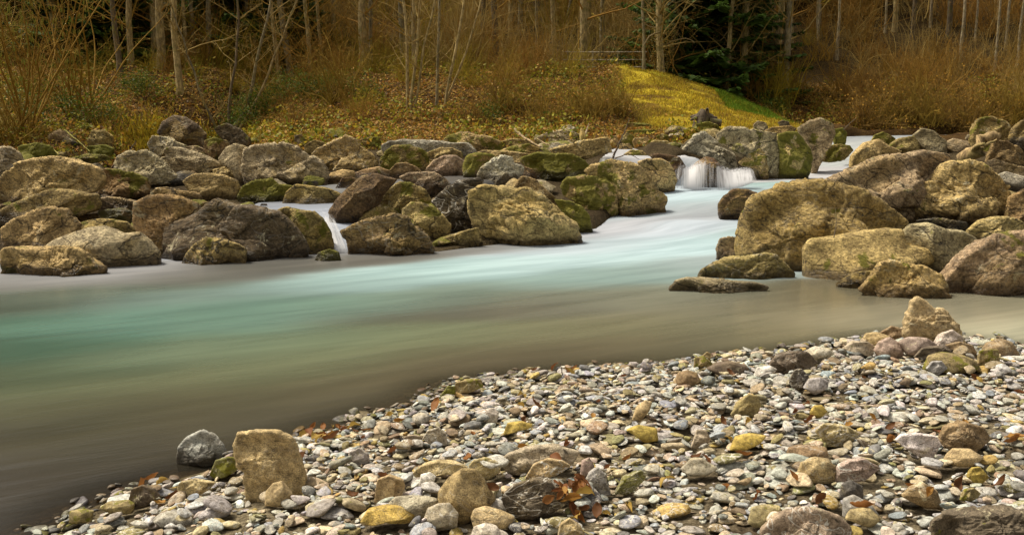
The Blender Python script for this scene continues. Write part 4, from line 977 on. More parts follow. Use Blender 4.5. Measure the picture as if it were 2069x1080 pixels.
# ------------------------------------------------------------------ trees, bushes, ground cover
def wob(rng, p0, d0, L, n, up=.0, wig=.12):
    """a wavering polyline"""
    p = np.array(p0, float); d = np.array(d0, float); d /= np.linalg.norm(d); pts = [p.copy()]
    for i in range(n):
        d = d + rng.normal(size=3) * wig + np.array([0, 0, up]); d /= np.linalg.norm(d)
        p = p + d * L / n; pts.append(p.copy())
    return np.array(pts)
def twigs(T, rng, pts, r0, L, cnt, col, depth=1, up=.06, spread=.75, lo=.15, k=3, leaf=None):
    n = len(pts)
    for i in range(cnt):
        t = rng.uniform(lo, .98); a = t * (n - 1); j = int(a); f = a - j
        p = pts[j] * (1 - f) + pts[min(j + 1, n - 1)] * f
        ax = pts[min(j + 1, n - 1)] - pts[j]; ax /= np.linalg.norm(ax) + 1e-9
        o = rng.normal(size=3); o -= ax * (o @ ax); o /= np.linalg.norm(o) + 1e-9
        d = ax * (1 - spread * rng.uniform(.5, 1)) + o * spread
        l = L * (1 - .55 * t) * rng.uniform(.55, 1.15)
        q = wob(rng, p, d, l, 4, up, .16)
        c = col * rng.uniform(.7, 1.3)
        T.add(q, np.linspace(r0, r0 * .35, 5), k, c)
        if depth > 0: twigs(T, rng, q, r0 * .5, l * .5, 4, col, depth - 1, up, spread, .25, k, leaf)
        elif leaf is not None and rng.random() < leaf[0]: T_leaf(T, rng, q[-1], leaf[1], leaf[2])
def T_leaf(T, rng, p, s, col):
    a = rng.normal(size=3); a /= np.linalg.norm(a); b = np.cross(a, rng.normal(size=3)); b /= np.linalg.norm(b) + 1e-9
    s = s * rng.uniform(.6, 1.3)
    T.quads([[p, p + a * s * .5 + b * s * .3, p + a * s, p + a * s * .5 - b * s * .3]], np.array(col) * rng.uniform(.6, 1.4))
BROWN = np.array([.27, .155, .022]); GREYT = np.array([.31, .215, .065]); OLIVE = np.array([.26, .19, .016]); RED = np.array([.29, .155, .028])
def tree_meshes(seed, h, r, col, tw, dens=1.0, lean=(0, 0), low=.12, up=.08):
    rng = np.random.default_rng(seed)
    Tt, Tc = Tubes(), Tubes()
    n = 14
    z = np.linspace(-.3, h, n); tr = np.stack([lean[0] * np.clip(z / h, 0, 1) ** 1.2 * h + np.cumsum(rng.normal(size=n)) * .035, lean[1] * z + np.cumsum(rng.normal(size=n)) * .035, z], 1)
    rad = r * (1 - .75 * np.clip(z / h, 0, 1)); rad[0] *= 1.3
    Tt.add(tr, rad, 8, col)
    nb = int(26 * dens)
    for i in range(nb):
        t = rng.uniform(low, .97); a = t * (n - 1); j = int(a)
        p = tr[j] + (tr[min(j + 1, n - 1)] - tr[j]) * (a - j)
        an = rng.uniform(0, 2 * np.pi); el = rng.uniform(.15, .9)
        L = (1 - t * .75) * h * .26 * rng.uniform(.5, 1.2) + .4
        q = wob(rng, p, [math.cos(an), math.sin(an), el], L, 6, up, .13)
        Tc.add(q, np.linspace(r * .26 * (1 - .5 * t), .005, 7), 4, tw * 1.1)
        twigs(Tc, rng, q, .0065, L * .5, 7, tw, 1, up * .7)
    return Tt.mesh('trunk', M_BARK), Tc.mesh('crown', M_TWIG)
def shrub_mesh(seed, h, stems, col, spread=.55, leaf=None, tn=6):
    rng = np.random.default_rng(seed); T = Tubes()
    for i in range(stems):
        an = rng.uniform(0, 2 * np.pi); s = spread * 1.35 * rng.random() ** .8
        L = h * rng.uniform(.35, 1.1)
        q = wob(rng, [.11 * rng.normal() * h, .11 * rng.normal() * h, -.1], [math.cos(an) * s, math.sin(an) * s, 1], L, 8, rng.uniform(-.09, .06), .17)[:8]
        T.add(q, np.linspace(.011 + .0035 * h, .004, 8), 4, col * rng.uniform(.75, 1.35))
        twigs(T, rng, q, .0046, L * .38, tn + 2, col, 1, .03, .8, .1, 3, leaf)
    return T.mesh('shrub', M_TWIG)
TREE_N = {}
def put_tree(meshes, x, y, rz, sc, name, label, group, cat='tree', parts=('trunk', 'crown'), z=None, lean=(0, 0)):
    e = bpy.data.objects.new(name, None); COL.objects.link(e)
    e.empty_display_size = .3
    e.location = (x, y, g1(x, y) - .05 if z is None else z); e.rotation_euler = (lean[0], lean[1], rz); e.scale = (sc, sc, sc)
    for m, pn in zip(meshes, parts): link(pn, m, e)
    tag(e, label, cat, group); return e
def put(me, name, x, y, rz, sc, label, group, cat, z=None):
    o = link(name, me, None, (x, y, g1(x, y) - .03 if z is None else z)); o.rotation_euler = (0, 0, rz); o.scale = (sc, sc, sc)
    tag(o, label, cat, group); return o
def px_at(px, y): return (px - CX) / FPX * y       # sideways position at a distance (near the horizon)

PALE_BARK = np.array([.36, .27, .12]); GREY_BARK = np.array([.22, .18, .10]); DARK_BARK = np.array([.11, .08, .045]); BIRCH = np.array([.33, .27, .17])
slim = [tree_meshes(30 + i, 11 + i * .6, .085 + .012 * i, [GREY_BARK, PALE_BARK, DARK_BARK, GREY_BARK, PALE_BARK][i], [GREYT, BROWN, BROWN, OLIVE, RED][i], 1.0, (rngl, 0)) for i, rngl in enumerate((.02, -.03, .05, .0, -.06))]
birch = [tree_meshes(60 + i, 14, .075, BIRCH, RED * 1.05, .8, (.01 * (i - 1), 0), .3) for i in range(2)]
shr = [shrub_mesh(80, 3.2, 34, OLIVE), shrub_mesh(81, 4.2, 30, BROWN, .45), shrub_mesh(82, 2.6, 38, OLIVE * 1.15, .75), shrub_mesh(83, 5.2, 26, GREYT, .4, None, 8), shrub_mesh(84, 3.4, 34, RED, .6, (.35, .06, (.30, .14, .02)))]
wil = [shrub_mesh(86, 2.0, 46, np.array([.24, .155, .022]), .9), shrub_mesh(87, 1.5, 44, np.array([.22, .13, .03]), 1.1, (.5, .05, (.32, .17, .02)))]
rng = np.random.default_rng(9)
# trees one can tell apart
put_tree(tree_meshes(201, 10, .115, PALE_BARK * 1.15, GREYT, .8, (.012, 0), .12), px_at(372, 31), 31, 0, 1, 'slender_tree', 'slender straight tree with pale trunk on the yellow grass tuft at the left', None)
put_tree(tree_meshes(202, 11, .10, DARK_BARK * 1.3, BROWN, .9, (-.03, 0), .15), px_at(255, 32.5), 32.5, 0, 1, 'slender_tree', 'brown trunked tree left of the slender pale one, by the dark gully', None)
def clump(px, y, stems, name, label):
    e = bpy.data.objects.new(name, None); COL.objects.link(e); x = px_at(px, y); e.location = (x, y, g1(x, y) - .1)
    r = np.random.default_rng(int(px))
    for dx, lx, rr, h, col in stems:
        T, C = Tubes(), Tubes()
        n = 12; zz = np.linspace(-.2, h, n); t = zz / h
        pts = np.stack([dx + lx * h * np.clip(t, 0, 1) ** .8 + np.cumsum(r.normal(size=n)) * .05, np.cumsum(r.normal(size=n)) * .05, zz], 1)
        T.add(pts, rr * (1 - .6 * np.clip(t, 0, 1)), 7, col)
        for i in range(16):
            a = r.uniform(.15, .95) * (n - 1); j = int(a); p = pts[j]
            an = r.uniform(0, 6.28); q = wob(r, p, [math.cos(an), math.sin(an), .7], h * .2 * r.uniform(.5, 1.1), 5, .08, .13)
            C.add(q, np.linspace(rr * .3, .005, 6), 4, GREYT); twigs(C, r, q, .006, .8, 5, GREYT, 1)
        tm = link('trunk', T.mesh('trunk', M_BARK), e); link('branches', C.mesh('branches', M_TWIG), tm)
    tag(e, label, 'tree')
PB = PALE_BARK * 1.1
clump(822, 28.5, [(0, -.03, .055, 8, PB), (.12, .13, .05, 8, PB), (.22, .20, .038, 8, PB * .9)], 'multi_stemmed_tree', 'clump of crooked pale yellow stems rising from the middle of the leafy slope')
clump(885, 29.5, [(0, .05, .05, 9, GREY_BARK * 1.2), (.25, .12, .05, 9, PB), (.1, .30, .035, 7, PB)], 'multi_stemmed_tree', 'clump of greyer slanting stems just right of the crooked pale yellow clump')
clump(465, 29.5, [(0, .28, .06, 7, GREY_BARK), (.05, .55, .045, 6, PB * .8), (-.1, .1, .05, 7, DARK_BARK * 1.4), (0, -.35, .04, 5, GREY_BARK)], 'multi_stemmed_tree', 'fan of long leaning branches right of the slender pale tree')
# broken pale stump
def lump(name, pts, rad, col, seed, mat=None, k=9, jag=.18):
    T = Tubes(); r = np.random.default_rng(seed); T.add(pts, rad, k, col); v = np.concatenate(T.v)
    v = v + fbm(v * 7 + seed, 3, seed)[:, None] * r.normal(size=3) * jag * np.mean(rad)
    T.v = [v]; return T.mesh(name, mat or M_BARK)
x = px_at(468, 29); put(lump('stump', [[0, 0, -.2], [0.02, 0, .1], [.03, 0, .3], [.05, 0, .42]], [.07, .06, .05, .01], np.array([.5, .36, .16]), 3), 'broken_stump', x, 29, 0, 1, 'small splintered pale stump at the foot of the leaning branches', None, 'stump')
# ivy clad trees on the knoll
def ivy_tree(px, y, seed, h, r, label, lean=0, thick=1.0):
    m = tree_meshes(seed, h, r, PALE_BARK * .95, GREYT * .8, 1.4, (lean, 0), .1, .02)
    e = put_tree(m, px_at(px, y), y, 0, 1, 'ivy_clad_tree', label, None)
    rg = np.random.default_rng(seed); T = Tubes()
    for i in range(int(3600 * thick)):
        z = rg.uniform(.1, h * .8); an = rg.uniform(0, 6.28); rr = r * rg.uniform(1.0, 2.6) * (1 + .5 * math.sin(z * 2.1 + seed))
        p = np.array([lean * z + rr * math.cos(an), rr * math.sin(an), z])
        T_leaf(T, rg, p, .055, (.33, .24, .06) if rg.random() < .5 else (.13, .12, .03))
    for i in range(26):
        p = np.array([lean * 0, 0, rg.uniform(.5, h * .7)]); an = rg.uniform(0, 6.28)
        q = wob(rg, p, [math.cos(an), math.sin(an), .1], rg.uniform(.6, 1.8), 8, -.02, .3); T.add(q, np.linspace(.03, .008, 9), 4, PALE_BARK * .8)
    link('ivy', T.mesh('ivy', M_LEAF), e)
ivy_tree(1330, 34.2, 301, 11, .13, 'gnarled ivy clad tree with pale bark on top of the grassy knoll', .004, 1.3)
ivy_tree(1497, 37, 302, 11, .16, 'twisted ivy clad tree right of the dark spruce', .015)
ivy_tree(1462, 36.3, 303, 10, .10, 'thin crooked tree leaning against the right side of the dark spruce', .05, .5)
put_tree(tree_meshes(305, 13, .15, GREY_BARK * 1.15, GREYT, 1.0, (-.004, 0), .1), px_at(1574, 37), 37, 0, 1, 'straight_tree', 'tall straight grey trunk right of the grassy knoll', None)
put_tree(tree_meshes(306, 11, .06, GREY_BARK * 1.3, BROWN, .7, (.0, 0), .2), px_at(1298, 35), 35, 0, 1, 'slender_tree', 'thin upright tree just left of the gnarled ivy clad one', None)

def spruce_mesh(seed, h, R, dens=1.0):
    rg = np.random.default_rng(seed); Tt = Tubes(); T = Tubes()
    Tt.add([[0, 0, -.3], [0, 0, h * .5], [0, 0, h]], [.2, .12, .01], 7, DARK_BARK)
    lev = np.arange(.3, h - .3, .34)
    for z in lev:
        L0 = R * (1 - z / h) ** .75 + .2
        for b in range(int(9 * dens)):
            an = rg.uniform(0, 6.28); L = L0 * rg.uniform(.7, 1.12)
            d = np.array([math.cos(an), math.sin(an), 0]); s = np.array([-d[1], d[0], 0])
            m = max(4, int(L / .14)); t = np.linspace(.08, 1, m)
            pts = d[None] * (t * L)[:, None] + np.stack([0 * t, 0 * t, z - .30 * L * t + .16 * L * t ** 3], 1)
            T.add(pts[::2] if m > 6 else pts, np.linspace(.02, .006, len(pts[::2] if m > 6 else pts)), 3, DARK_BARK)
            for p, tt in zip(pts, t):
                for sd in (-1, 1):
                    for q_ in range(2):
                        w = .42 * L * (1.05 - tt) * rg.uniform(.5, 1.1) + .12
                        dr = s * sd + d * rg.uniform(.2, .8) + np.array([0, 0, -rg.uniform(.1, .7)]); dr /= np.linalg.norm(dr)
                        up = np.array([0, 0, 1.0]) + rg.normal(size=3) * .4; wv = np.cross(dr, up); wv /= np.linalg.norm(wv) + 1e-9
                        wd = .05 + .07 * rg.random()
                        c = np.array([.06, .105, .016]) * rg.uniform(.5, 1.7)
                        T.quads([[p - wv * wd * .5, p + dr * w * .6 - wv * wd, p + dr * w, p + dr * w * .5 + wv * wd]], c)
    return Tt.mesh('trunk', M_BARK), T.mesh('crown', M_LEAF)
sp = spruce_mesh(5, 11, 3.3, 1.5); sp2 = spruce_mesh(6, 9, 2.3)
put_tree(sp, px_at(1415, 38.5), 38.5, 0, 1.25, 'spruce', 'big dark green spruce behind the grassy knoll', 'spruces in the woods', 'spruce', z=2.2)
for px, y, s, lab in [(585, 44, .95, 'dark spruce at the top left behind the leaning branches'), (120, 41, 1.1, 'dark spruce behind the hanging catkins at the far left'), (1130, 56, .9, 'dark spruce behind the bushes above the middle of the photo'),
                      (1880, 62, .9, 'dark spruce at the upper right behind the birches'), (1460, 43, .9, 'spruce half hidden behind the big dark one'), (40, 38, .8, 'dark spruce cut by the left photo edge'), (440, 52, 1.1, 'spruce far back behind the slender pale tree'), (215, 37, 1.05, 'dark spruce above the dark gully'), (520, 40, 1.1, 'dark spruce behind the green leafy shrub'), (330, 46, 1.15, 'dark spruce left of the slender pale tree, far back'),
 (1560, 50, 1.1, 'spruce behind the tall straight trunk'), (690, 58, 1.1, 'spruce high on the slope above the middle leafy slope'), (1690, 64, 1.1, 'spruce alone on the far hillside beyond the highest boulder'), (2010, 66, 1.1, 'spruce at the top right among the birches')]:
    put_tree(sp2 if s < 1 else sp, px_at(px, y), y, rng.uniform(0, 6), s, 'spruce', lab, 'spruces in the woods', 'spruce')

# catkin hung tree at the far left
def catkin_mesh(seed):
    rg = np.random.default_rng(seed); T = Tubes()
    for i in range(16):
        an = rg.uniform(-1.2, 1.2); q = wob(rg, [rg.normal() * .3, rg.normal() * .2, -.1], [math.sin(an) * .7, rg.normal() * .3, 1], rg.uniform(4, 6.5), 9, -.01, .12)
        T.add(q, np.linspace(.035, .006, 10), 5, BROWN)
        twigs(T, rg, q, .007, 1.6, 12, BROWN, 1, -.03)
    V_ = np.concatenate(T.v); pick = V_[rg.integers(len(V_), size=460)]
    for p in pick:
        if p[2] < 1.2: continue
        L = rg.uniform(.06, .14)
        for k in range(rg.integers(1, 4)):
            o = p + rg.normal(size=3) * .03
            T.add([o, o - [0.006, 0, L * .6], o - [0, 0, L]], [.004, .013, .005], 4, np.array([.26, .25, .035]) * rg.uniform(.6, 1.3))
    return T.mesh('catkin_tree', M_TWIG)
cm = catkin_mesh(3)
for px, y, lab in [(60, 25.5, 'bushy tree hung with yellow green catkins at the left photo edge'), (175, 28.5, 'second catkin hung tree, right of the one at the left photo edge')]:
    put(cm, 'catkin_tree', px_at(px, y), y, rng.uniform(0, 6), 1, lab, 'catkin hung trees at the left', 'tree')

# the woods: slim trees standing apart, counted one by one
def zone(px, y):
    B = [(130, 'at the left photo edge'), (290, 'above the dark gully'), (430, 'near the slender pale tree'), (560, 'by the leaning branches'), (720, 'left of the crooked pale clump'), (860, 'by the crooked pale clump'), (980, 'right of the crooked pale clump'),
         (1120, 'above the fallen stick'), (1290, 'by the railing'), (1400, 'by the gnarled ivy tree'), (1530, 'by the big spruce'), (1640, 'by the tall straight trunk'), (1760, 'beyond the highest boulder'), (1890, 'above the upstream water'), (9999, 'among the birches at the right')]
    row = 'in the front row' if y < 38 else 'in the middle distance' if y < 50 else 'far back'
    return row + ' ' + [b for a, b in B if px < a][0]
def zone_old(px, y):
    if px > 1620: return 'on the hillside beyond the upstream water'
    if px > 1200: return 'in the woods behind the grassy knoll'
    if px > 640: return 'in the woods above the middle leafy slope'
    return 'in the woods behind the left bank'
def deco(col):
    return {0: 'grey barked', 1: 'pale barked', 2: 'dark barked', 3: 'olive twigged', 4: 'reddish twigged'}[col]
cnt = 0
for i in range(1200):
    if cnt > 215: break
    y = float(rng.uniform(33, 62)); px = rng.uniform(-60, 2130)
    x = px_at(px, y)
    if y < 37 and 1180 < px < 1640: continue
    if px > 1600 and y < 44: continue
    if y < 36 and rng.random() < .5: continue
    if 1335 < px < 1500 and y < 43: continue
    k = rng.integers(5); cnt += 1
    sc = rng.uniform(.75, 1.2)
    put_tree(slim[k], x, y, rng.uniform(0, 6.28), sc, 'bare_tree', f"{'tall' if sc > 1 else 'small'} {deco(int(k))} bare tree {zone(px, y)}", 'bare trees of the woods', lean=(rng.normal() * .05, rng.normal() * .06))
for px, y in [(1925, 42), (1948, 44), (1988, 41), (2004, 43), (2030, 41.5), (2050, 39), (2066, 41), (1860, 46), (1720, 48), (1765, 45), (1900, 47), (1680, 42), (1640, 44)]:
    put_tree(birch[int(px) % 2], px_at(px, y), y, rng.uniform(0, 6), rng.uniform(.7, 1), 'birch', {1925: 'thin pale birch above the tall mossy topped block, left of the group', 1720: 'thin birch beyond the highest boulder', 1640: 'thin birch right of the tall straight trunk', 1680: 'second thin birch right of the tall straight trunk', 1765: 'thin birch above the left end of the upstream water', 1860: 'lone thin birch above the middle of the upstream water'}.get(px, 'thin pale birch in the group at the upper right corner'), 'birches on the far hillside', 'birch')
# bushes
cnt = 0
for i in range(3000):
    if cnt > 285: break
    y = float(rng.uniform(26.5, 50)); px = rng.uniform(-40, 2110); x = px_at(px, y)
    if y < 29.5 and rng.random() < .75: continue
    if 1225 < px < 1640 and y < 36: continue
    if 1330 < px < 1500 and y < 41: continue
    if 280 < px < 490 and y < 32.5: continue
    if 780 < px < 960 and y < 31: continue
    if px > 1560 and y < 35.5: continue
    if 60 < px < 330 and y < 30: continue
    if px < 1600 and y < 31 and rng.random() < .5: continue
    k = int(rng.integers(5)); cnt += 1
    if px < 1250 and y < 34: k = int(rng.choice([0, 2, 4]))
    if px > 1620 and k in (0, 2): k = 4 if rng.random() < .5 else 1
    sc = rng.uniform(.6, 1.05) * (.45 if y < 30.5 else .62 if y < 34 and px < 1250 else 1) * (.68 if (px > 1600 and y < 44) else 1)
    nm = ['olive', 'brown', 'yellowish olive', 'tall grey brown', 'reddish'][k]
    put(shr[k], 'bare_bush', x, y, rng.uniform(0, 6.28), sc, f"{nm} leafless bush {zone(px, y)}", 'leafless bushes', 'bush')
for px, y, k, s, lab in [(1700 + 42 * i, 35 + .25 * (i % 3), [1, 0, 1, 0][i % 4], .9 + .1 * (i % 3), ['first', 'second', 'third', 'fourth', 'fifth', 'sixth', 'seventh', 'eighth', 'ninth'][i] + ' low rusty bush from the left along the far upstream water edge') for i in range(9)] + [(1185, 27.6, 0, 1.0, 'dense yellow brown willow bush at the left foot of the grassy knoll'), (1100, 27.3, 0, .9, 'low yellow brown willow bush behind the fallen stick'), (1235, 28.3, 0, .95, 'willow bush half covering the left side of the grassy knoll'),
                         (600, 26.8, 1, .9, 'dark stemmed bush standing in the leaves above the wide grey tan boulder'), (690, 30.5, 0, 1.5, 'bushy olive shrub above the left part of the leafy slope'), (1020, 28.6, 0, 1.2, 'spreading yellow brown bush on the middle leafy slope'),
                         (960, 27.3, 1, .7, 'small leafy bush low on the middle leafy slope'), (20, 24.6, 0, 1.1, 'yellow brown bush at the left photo edge above the grey lichen boulder'), (1690, 35, 1, 1.4, 'yellow leaved bush at the right end of the grassy knoll'),
                         (1800, 35.4, 0, 1.2, 'brown bush on the low bank behind the upstream water'), (1900, 35.2, 1, 1.3, 'rusty low bush behind the upstream water'), (1990, 35.6, 0, 1.4, 'brown bush behind the tall mossy topped block'), (1740, 36, 1, 1.5, 'rusty bush beyond the highest boulder'), (1850, 36.5, 1, 1.6, 'broad rusty bush in the middle of the far right bank'), (1960, 36.4, 1, 1.5, 'rusty bush left of the tall mossy topped block'), (2060, 35.2, 1, 1.5, 'rusty bush at the right photo edge')]:
    put(wil[k], 'willow_bush', px_at(px, y), y - (1.7 if px > 1650 and y > 34.5 else 0), rng.uniform(0, 6), s, lab, 'low willow bushes', 'bush')

# leafy green shrubs
def leafy(seed, R, h, n, cols, s=.06):
    rg = np.random.default_rng(seed); T = Tubes()
    for i in range(14):
        q = wob(rg, [rg.normal() * R * .3, rg.normal() * R * .3, -.1], [rg.normal() * .5, rg.normal() * .5, 1], h, 5, 0, .15); T.add(q, np.linspace(.012, .004, 6), 3, BROWN)
    c = rg.normal(size=(26, 3)) * np.array([R * .5, R * .45, h * .25]) + np.array([0, 0, h * .5])
    for i in range(n):
        p = c[rg.integers(26)] + rg.normal(size=3) * .16
        if p[2] > 0: T_leaf(T, rg, p, s, cols[rg.integers(len(cols))])
    return T.mesh('leafy_shrub', M_LEAF)
GR = [(.07, .12, .012), (.10, .15, .015), (.05, .08, .012), (.18, .17, .02)]
for px, y, R, h, n, lab in [(545, 29.6, 1.0, 1.3, 3400, 'green leafy shrub on the slope right of the leaning branches'), (490, 30.5, .8, 1.0, 2200, 'green shrub behind the small splintered stump'), (300, 30.5, .9, .8, 2000, 'dark green ivy mound left of the slender pale tree'),
                            (620, 31.0, .9, .9, 2600, 'yellow green shrub on the slope below the bushy olive one'), (410, 28.4, .5, .5, 900, 'low green plants on the grass tuft right of the slender pale tree'), (90, 27.0, 1.0, 1.3, 2600, 'dark leafy shrub under the catkin hung tree'), (990, 27.6, .5, .5, 800, 'yellow green plants low on the middle leafy slope'), (205, 27.5, .8, .9, 1600, 'dark green leaves at the edge of the dark gully'), (745, 30.2, .6, .6, 900, 'patch of green leaves at the foot of the crooked pale clump'), (1560, 34.8, .5, .5, 700, 'small green shrub on the right tail of the grassy knoll')]:
    put(leafy(int(px), R, h, n, GR), 'leafy_shrub', px_at(px, y), y, 0, 1, lab, 'green leafy shrubs', 'shrub')

# leaf litter, dry grass and small green plants: nobody could count them
def scatter(name, label, cat, n, region, size, cols, mat, blade=False, seed=1, lift=.0, tallv=1.0):
    rg = np.random.default_rng(seed)
    X, Y = region(rg, n); Z, _ = ground(X, Y); n = len(X)
    p = np.stack([X, Y, Z + lift * rg.random(n) ** 2 * 2], 1); s = size * rg.uniform(.5, 1.5, n)[:, None]
    cols = np.array(cols); c = cols[rg.integers(len(cols), size=n)] * rg.uniform(.6, 1.4, (n, 1))
    if blade:
        d = np.stack([rg.normal(size=n) * .35, rg.normal(size=n) * .35 - .1, np.ones(n) * tallv], 1); d /= np.linalg.norm(d, axis=1)[:, None]
        b = np.stack([rg.normal(size=n), rg.normal(size=n), np.zeros(n)], 1); b /= np.linalg.norm(b, axis=1)[:, None]
        w = .009
        q = np.stack([p - b * w, p + b * w, p + d * s * .6 + b * w * .8, p + d * s + np.array([0, -.3, -.1]) * s * .5], 1)
    else:
        a = rg.normal(size=(n, 3)); a[:, 2] *= .5; a /= np.linalg.norm(a, axis=1)[:, None]
        b = np.cross(a, rg.normal(size=(n, 3)) + np.array([0, 0, 1.2])); b /= np.linalg.norm(b, axis=1)[:, None] + 1e-9
        p = p + np.array([0, 0, .03])
        q = np.stack([p - a * s * .5, p + b * s * .32, p + a * s * .5 + np.array([0, 0, .2]) * s, p - b * s * .32], 1)
    T = Tubes(); T.quads(q, c); o = link(name, T.mesh(name, mat)); tag(o, label, cat, kind='stuff'); return o
def reg_bank(rg, n):
    Y = rg.uniform(23.5, 40, n) ** 1.0; px = rg.uniform(-60, 2120, n); X = (px - CX) / FPX * Y
    t = (X > 3.6) & (X < 9.2) & (Y > 26) & (Y < 35.6); u = (X > 5) & (Y < 32.8)
    k = ~t & ~u; return X[k], Y[k]
def reg_clumps(rg, n):
    X, Y = reg_bank(rg, n); p = np.stack([X, Y, 0 * X], 1); k = fbm(p * .9, 3, 44) > .08; return X[k], Y[k]
def reg_knoll(rg, n):
    X = rg.uniform(3.0, 9.8, n); Y = rg.uniform(25.6, 35.0, n); p = np.stack([X, Y, 0 * X], 1); k = ((X - 3.0) > rg.random(n) * 1.2) & (fbm(p * np.array([1.6, 2.6, 1]), 3, 8) > rg.uniform(-.45, .15, n)); return X[k], Y[k]
def reg_green(rg, n):
    X = rg.uniform(7.0, 9.1, n); Y = rg.uniform(30.8, 35, n); return X, Y
def reg_tuft(rg, n):
    Y = rg.normal(27.6, .9, n); X = rg.normal(-9.3, .8, n); return X, Y
LITTER = [(.44, .21, .04), (.32, .14, .02), (.52, .32, .09), (.19, .10, .03), (.26, .18, .03), (.38, .27, .04)]
scatter('leaf_litter', 'orange brown fallen leaves covering the wooded slope', 'leaves', 120000, reg_bank, .085, LITTER, M_LEAF, seed=2)
scatter('undergrowth', 'small yellow green plants among the fallen leaves', 'plants', 75000, reg_clumps, .095, [(.26, .24, .02), (.14, .17, .015), (.40, .30, .03), (.36, .19, .03), (.20, .20, .02)], M_LEAF, seed=3, lift=.22)
scatter('dry_stalks', 'dry brown grass stalks on the wooded slope', 'grass', 9000, reg_bank, .24, [(.28, .18, .04), (.20, .13, .03), (.26, .20, .03)], M_LEAF, True, seed=4)
scatter('knoll_grass', 'short yellow grass of the knoll', 'grass', 42000, reg_knoll, .08, [(.56, .41, .04), (.46, .33, .03), (.32, .29, .03), (.28, .17, .03)], M_LEAF, True, seed=5)
scatter('green_grass', 'bright green grass on the right side of the knoll', 'grass', 14000, reg_green, .10, [(.18, .27, .02), (.13, .22, .015)], M_LEAF, True, seed=6)
scatter('grass_tuft', 'yellow grass tuft at the foot of the slender pale tree', 'grass', 9000, reg_tuft, .26, [(.52, .36, .03), (.42, .30, .03), (.34, .28, .03)], M_LEAF, True, seed=7)

# railing on the path behind the bushes
r0 = bpy.data.objects.new('railing', None); COL.objects.link(r0); xr, yr = px_at(1145, 35.5), 35.5; zr = at_depth(1200, 142, 35.5)[2]; r0.location = (xr, yr, zr)
tag(r0, 'thin weathered railing behind the bushes left of the knoll top', 'railing')
for i in range(4):
    T = Tubes(); T.add([[i * .92, 0, -.5], [i * .92, 0, .72]], [.03, .03], 6, GREY_BARK * 1.3); link('post', T.mesh('post', M_BARK), r0)
for h in (.12, .38, .66):
    T = Tubes(); T.add([[-.2, -.045, h], [1.4, -.045, h - .01], [2.9, -.045, h]], [.018] * 3, 6, np.array([.42, .36, .28])); link('rail', T.mesh('rail', M_BARK), r0)

# dark root stump at the knoll's edge
b = at_depth(1425, 247, 26.6)
T = Tubes(); rg = np.random.default_rng(8)
T.add([[-.12, 0, -.2], [-.1, 0, .1], [-.02, 0, .34]], [.26, .22, .12], 10, np.array([.10, .075, .05]))
for an, l in ((3.0, .5), (3.4, .42), (.1, .38), (.4, .35), (1.6, .3), (4.5, .3)):
    T.add(wob(rg, [0, 0, .2], [math.cos(an), .4 * math.sin(an), .25 * math.sin(an * 2)], l, 5, -.05, .25), np.linspace(.11, .03, 6), 7, np.array([.12, .09, .06]) * rg.uniform(.7, 1.4))
o = put(T.mesh('stump', M_BARK), 'root_stump', b[0], b[1], 0, 1, 'dark gnarled root stump on the lower edge of the grassy knoll', None, 'stump', b[2])
T = Tubes(); T.add([[.08, -.1, .02], [.42, -.1, -.02]], [.11, .10], 8, np.array([.08, .06, .045])); link('sawn_end', T.mesh('sawn_end', M_BARK), o)
# sticks, driftwood, twigs
def stick(pts, r0, r1, col, name, label, cat='stick', k=6):
    T = Tubes(); P = np.array([at_depth(*q) for q in pts]); b = P[0].copy()
    n = len(P) * 4; t = np.linspace(0, len(P) - 1, n); Q = np.stack([np.interp(t, np.arange(len(P)), P[:, i]) for i in range(3)], 1)
    Q = Q + np.random.default_rng(int(pts[0][0])).normal(size=Q.shape) * r0 * .25 - b
    T.add(Q, np.linspace(r0, r1, n), k, np.array(col)); o = link(name, T.mesh(name, M_BARK), None, b); tag(o, label, cat); return o
stick([(1945, 322, 18.9), (1985, 292, 18.7), (2015, 268, 18.8)], .15, .08, (.36, .25, .12), 'driftwood_log', 'pale weathered driftwood log propped between boulders at the upper right', 'driftwood', 9)
stick([(1965, 300, 18.7), (1990, 290, 18.4), (2012, 285, 18.4)], .05, .02, (.36, .25, .12), 'driftwood_branch', 'short pale branch lying against the driftwood log', 'driftwood')
stick([(1040, 262, 22.3), (1062, 280, 21.8), (1092, 297, 21.2)], .035, .02, (.34, .24, .13), 'fallen_stick', 'bare brown stick lying slanted over boulders in the middle of the bank')
stick([(1085, 280, 21.4), (1100, 290, 21.2), (1112, 294, 21.0)], .022, .012, (.34, .24, .13), 'fallen_stick', 'short stick crossing right of the slanted bare one')
stick([(1238, 320, 19.6), (1250, 290, 19.6), (1262, 268, 19.7), (1272, 240, 19.8)], .024, .006, (.11, .075, .05), 'leaning_twig', 'dark forked twig leaning up from the stones above the rapids', 'twig')
stick([(1243, 320, 19.5), (1270, 310, 19.4), (1292, 322, 19.4)], .014, .005, (.13, .09, .06), 'arching_twig', 'thin dark twig arching over the shallow run', 'twig')
stick([(1705, 262, 22.6), (1718, 248, 22.5), (1732, 237, 22.5)], .012, .005, (.12, .09, .06), 'leaning_twig', 'thin dark twig beside the moss covered boulder at the channel', 'twig')
stick([(225, 340, 19.4), (240, 322, 19.3), (256, 310, 19.2), (275, 285, 19.3)], .022, .01, (.10, .07, .045), 'leaning_twig', 'dark bent branch leaning on the boulders at the left', 'twig')
stick([(130, 262, 23.6), (155, 282, 23.2), (182, 306, 22.8)], .018, .010, (.34, .30, .07), 'green_stem', 'long yellow green stem fallen across the dark gully', 'stem')
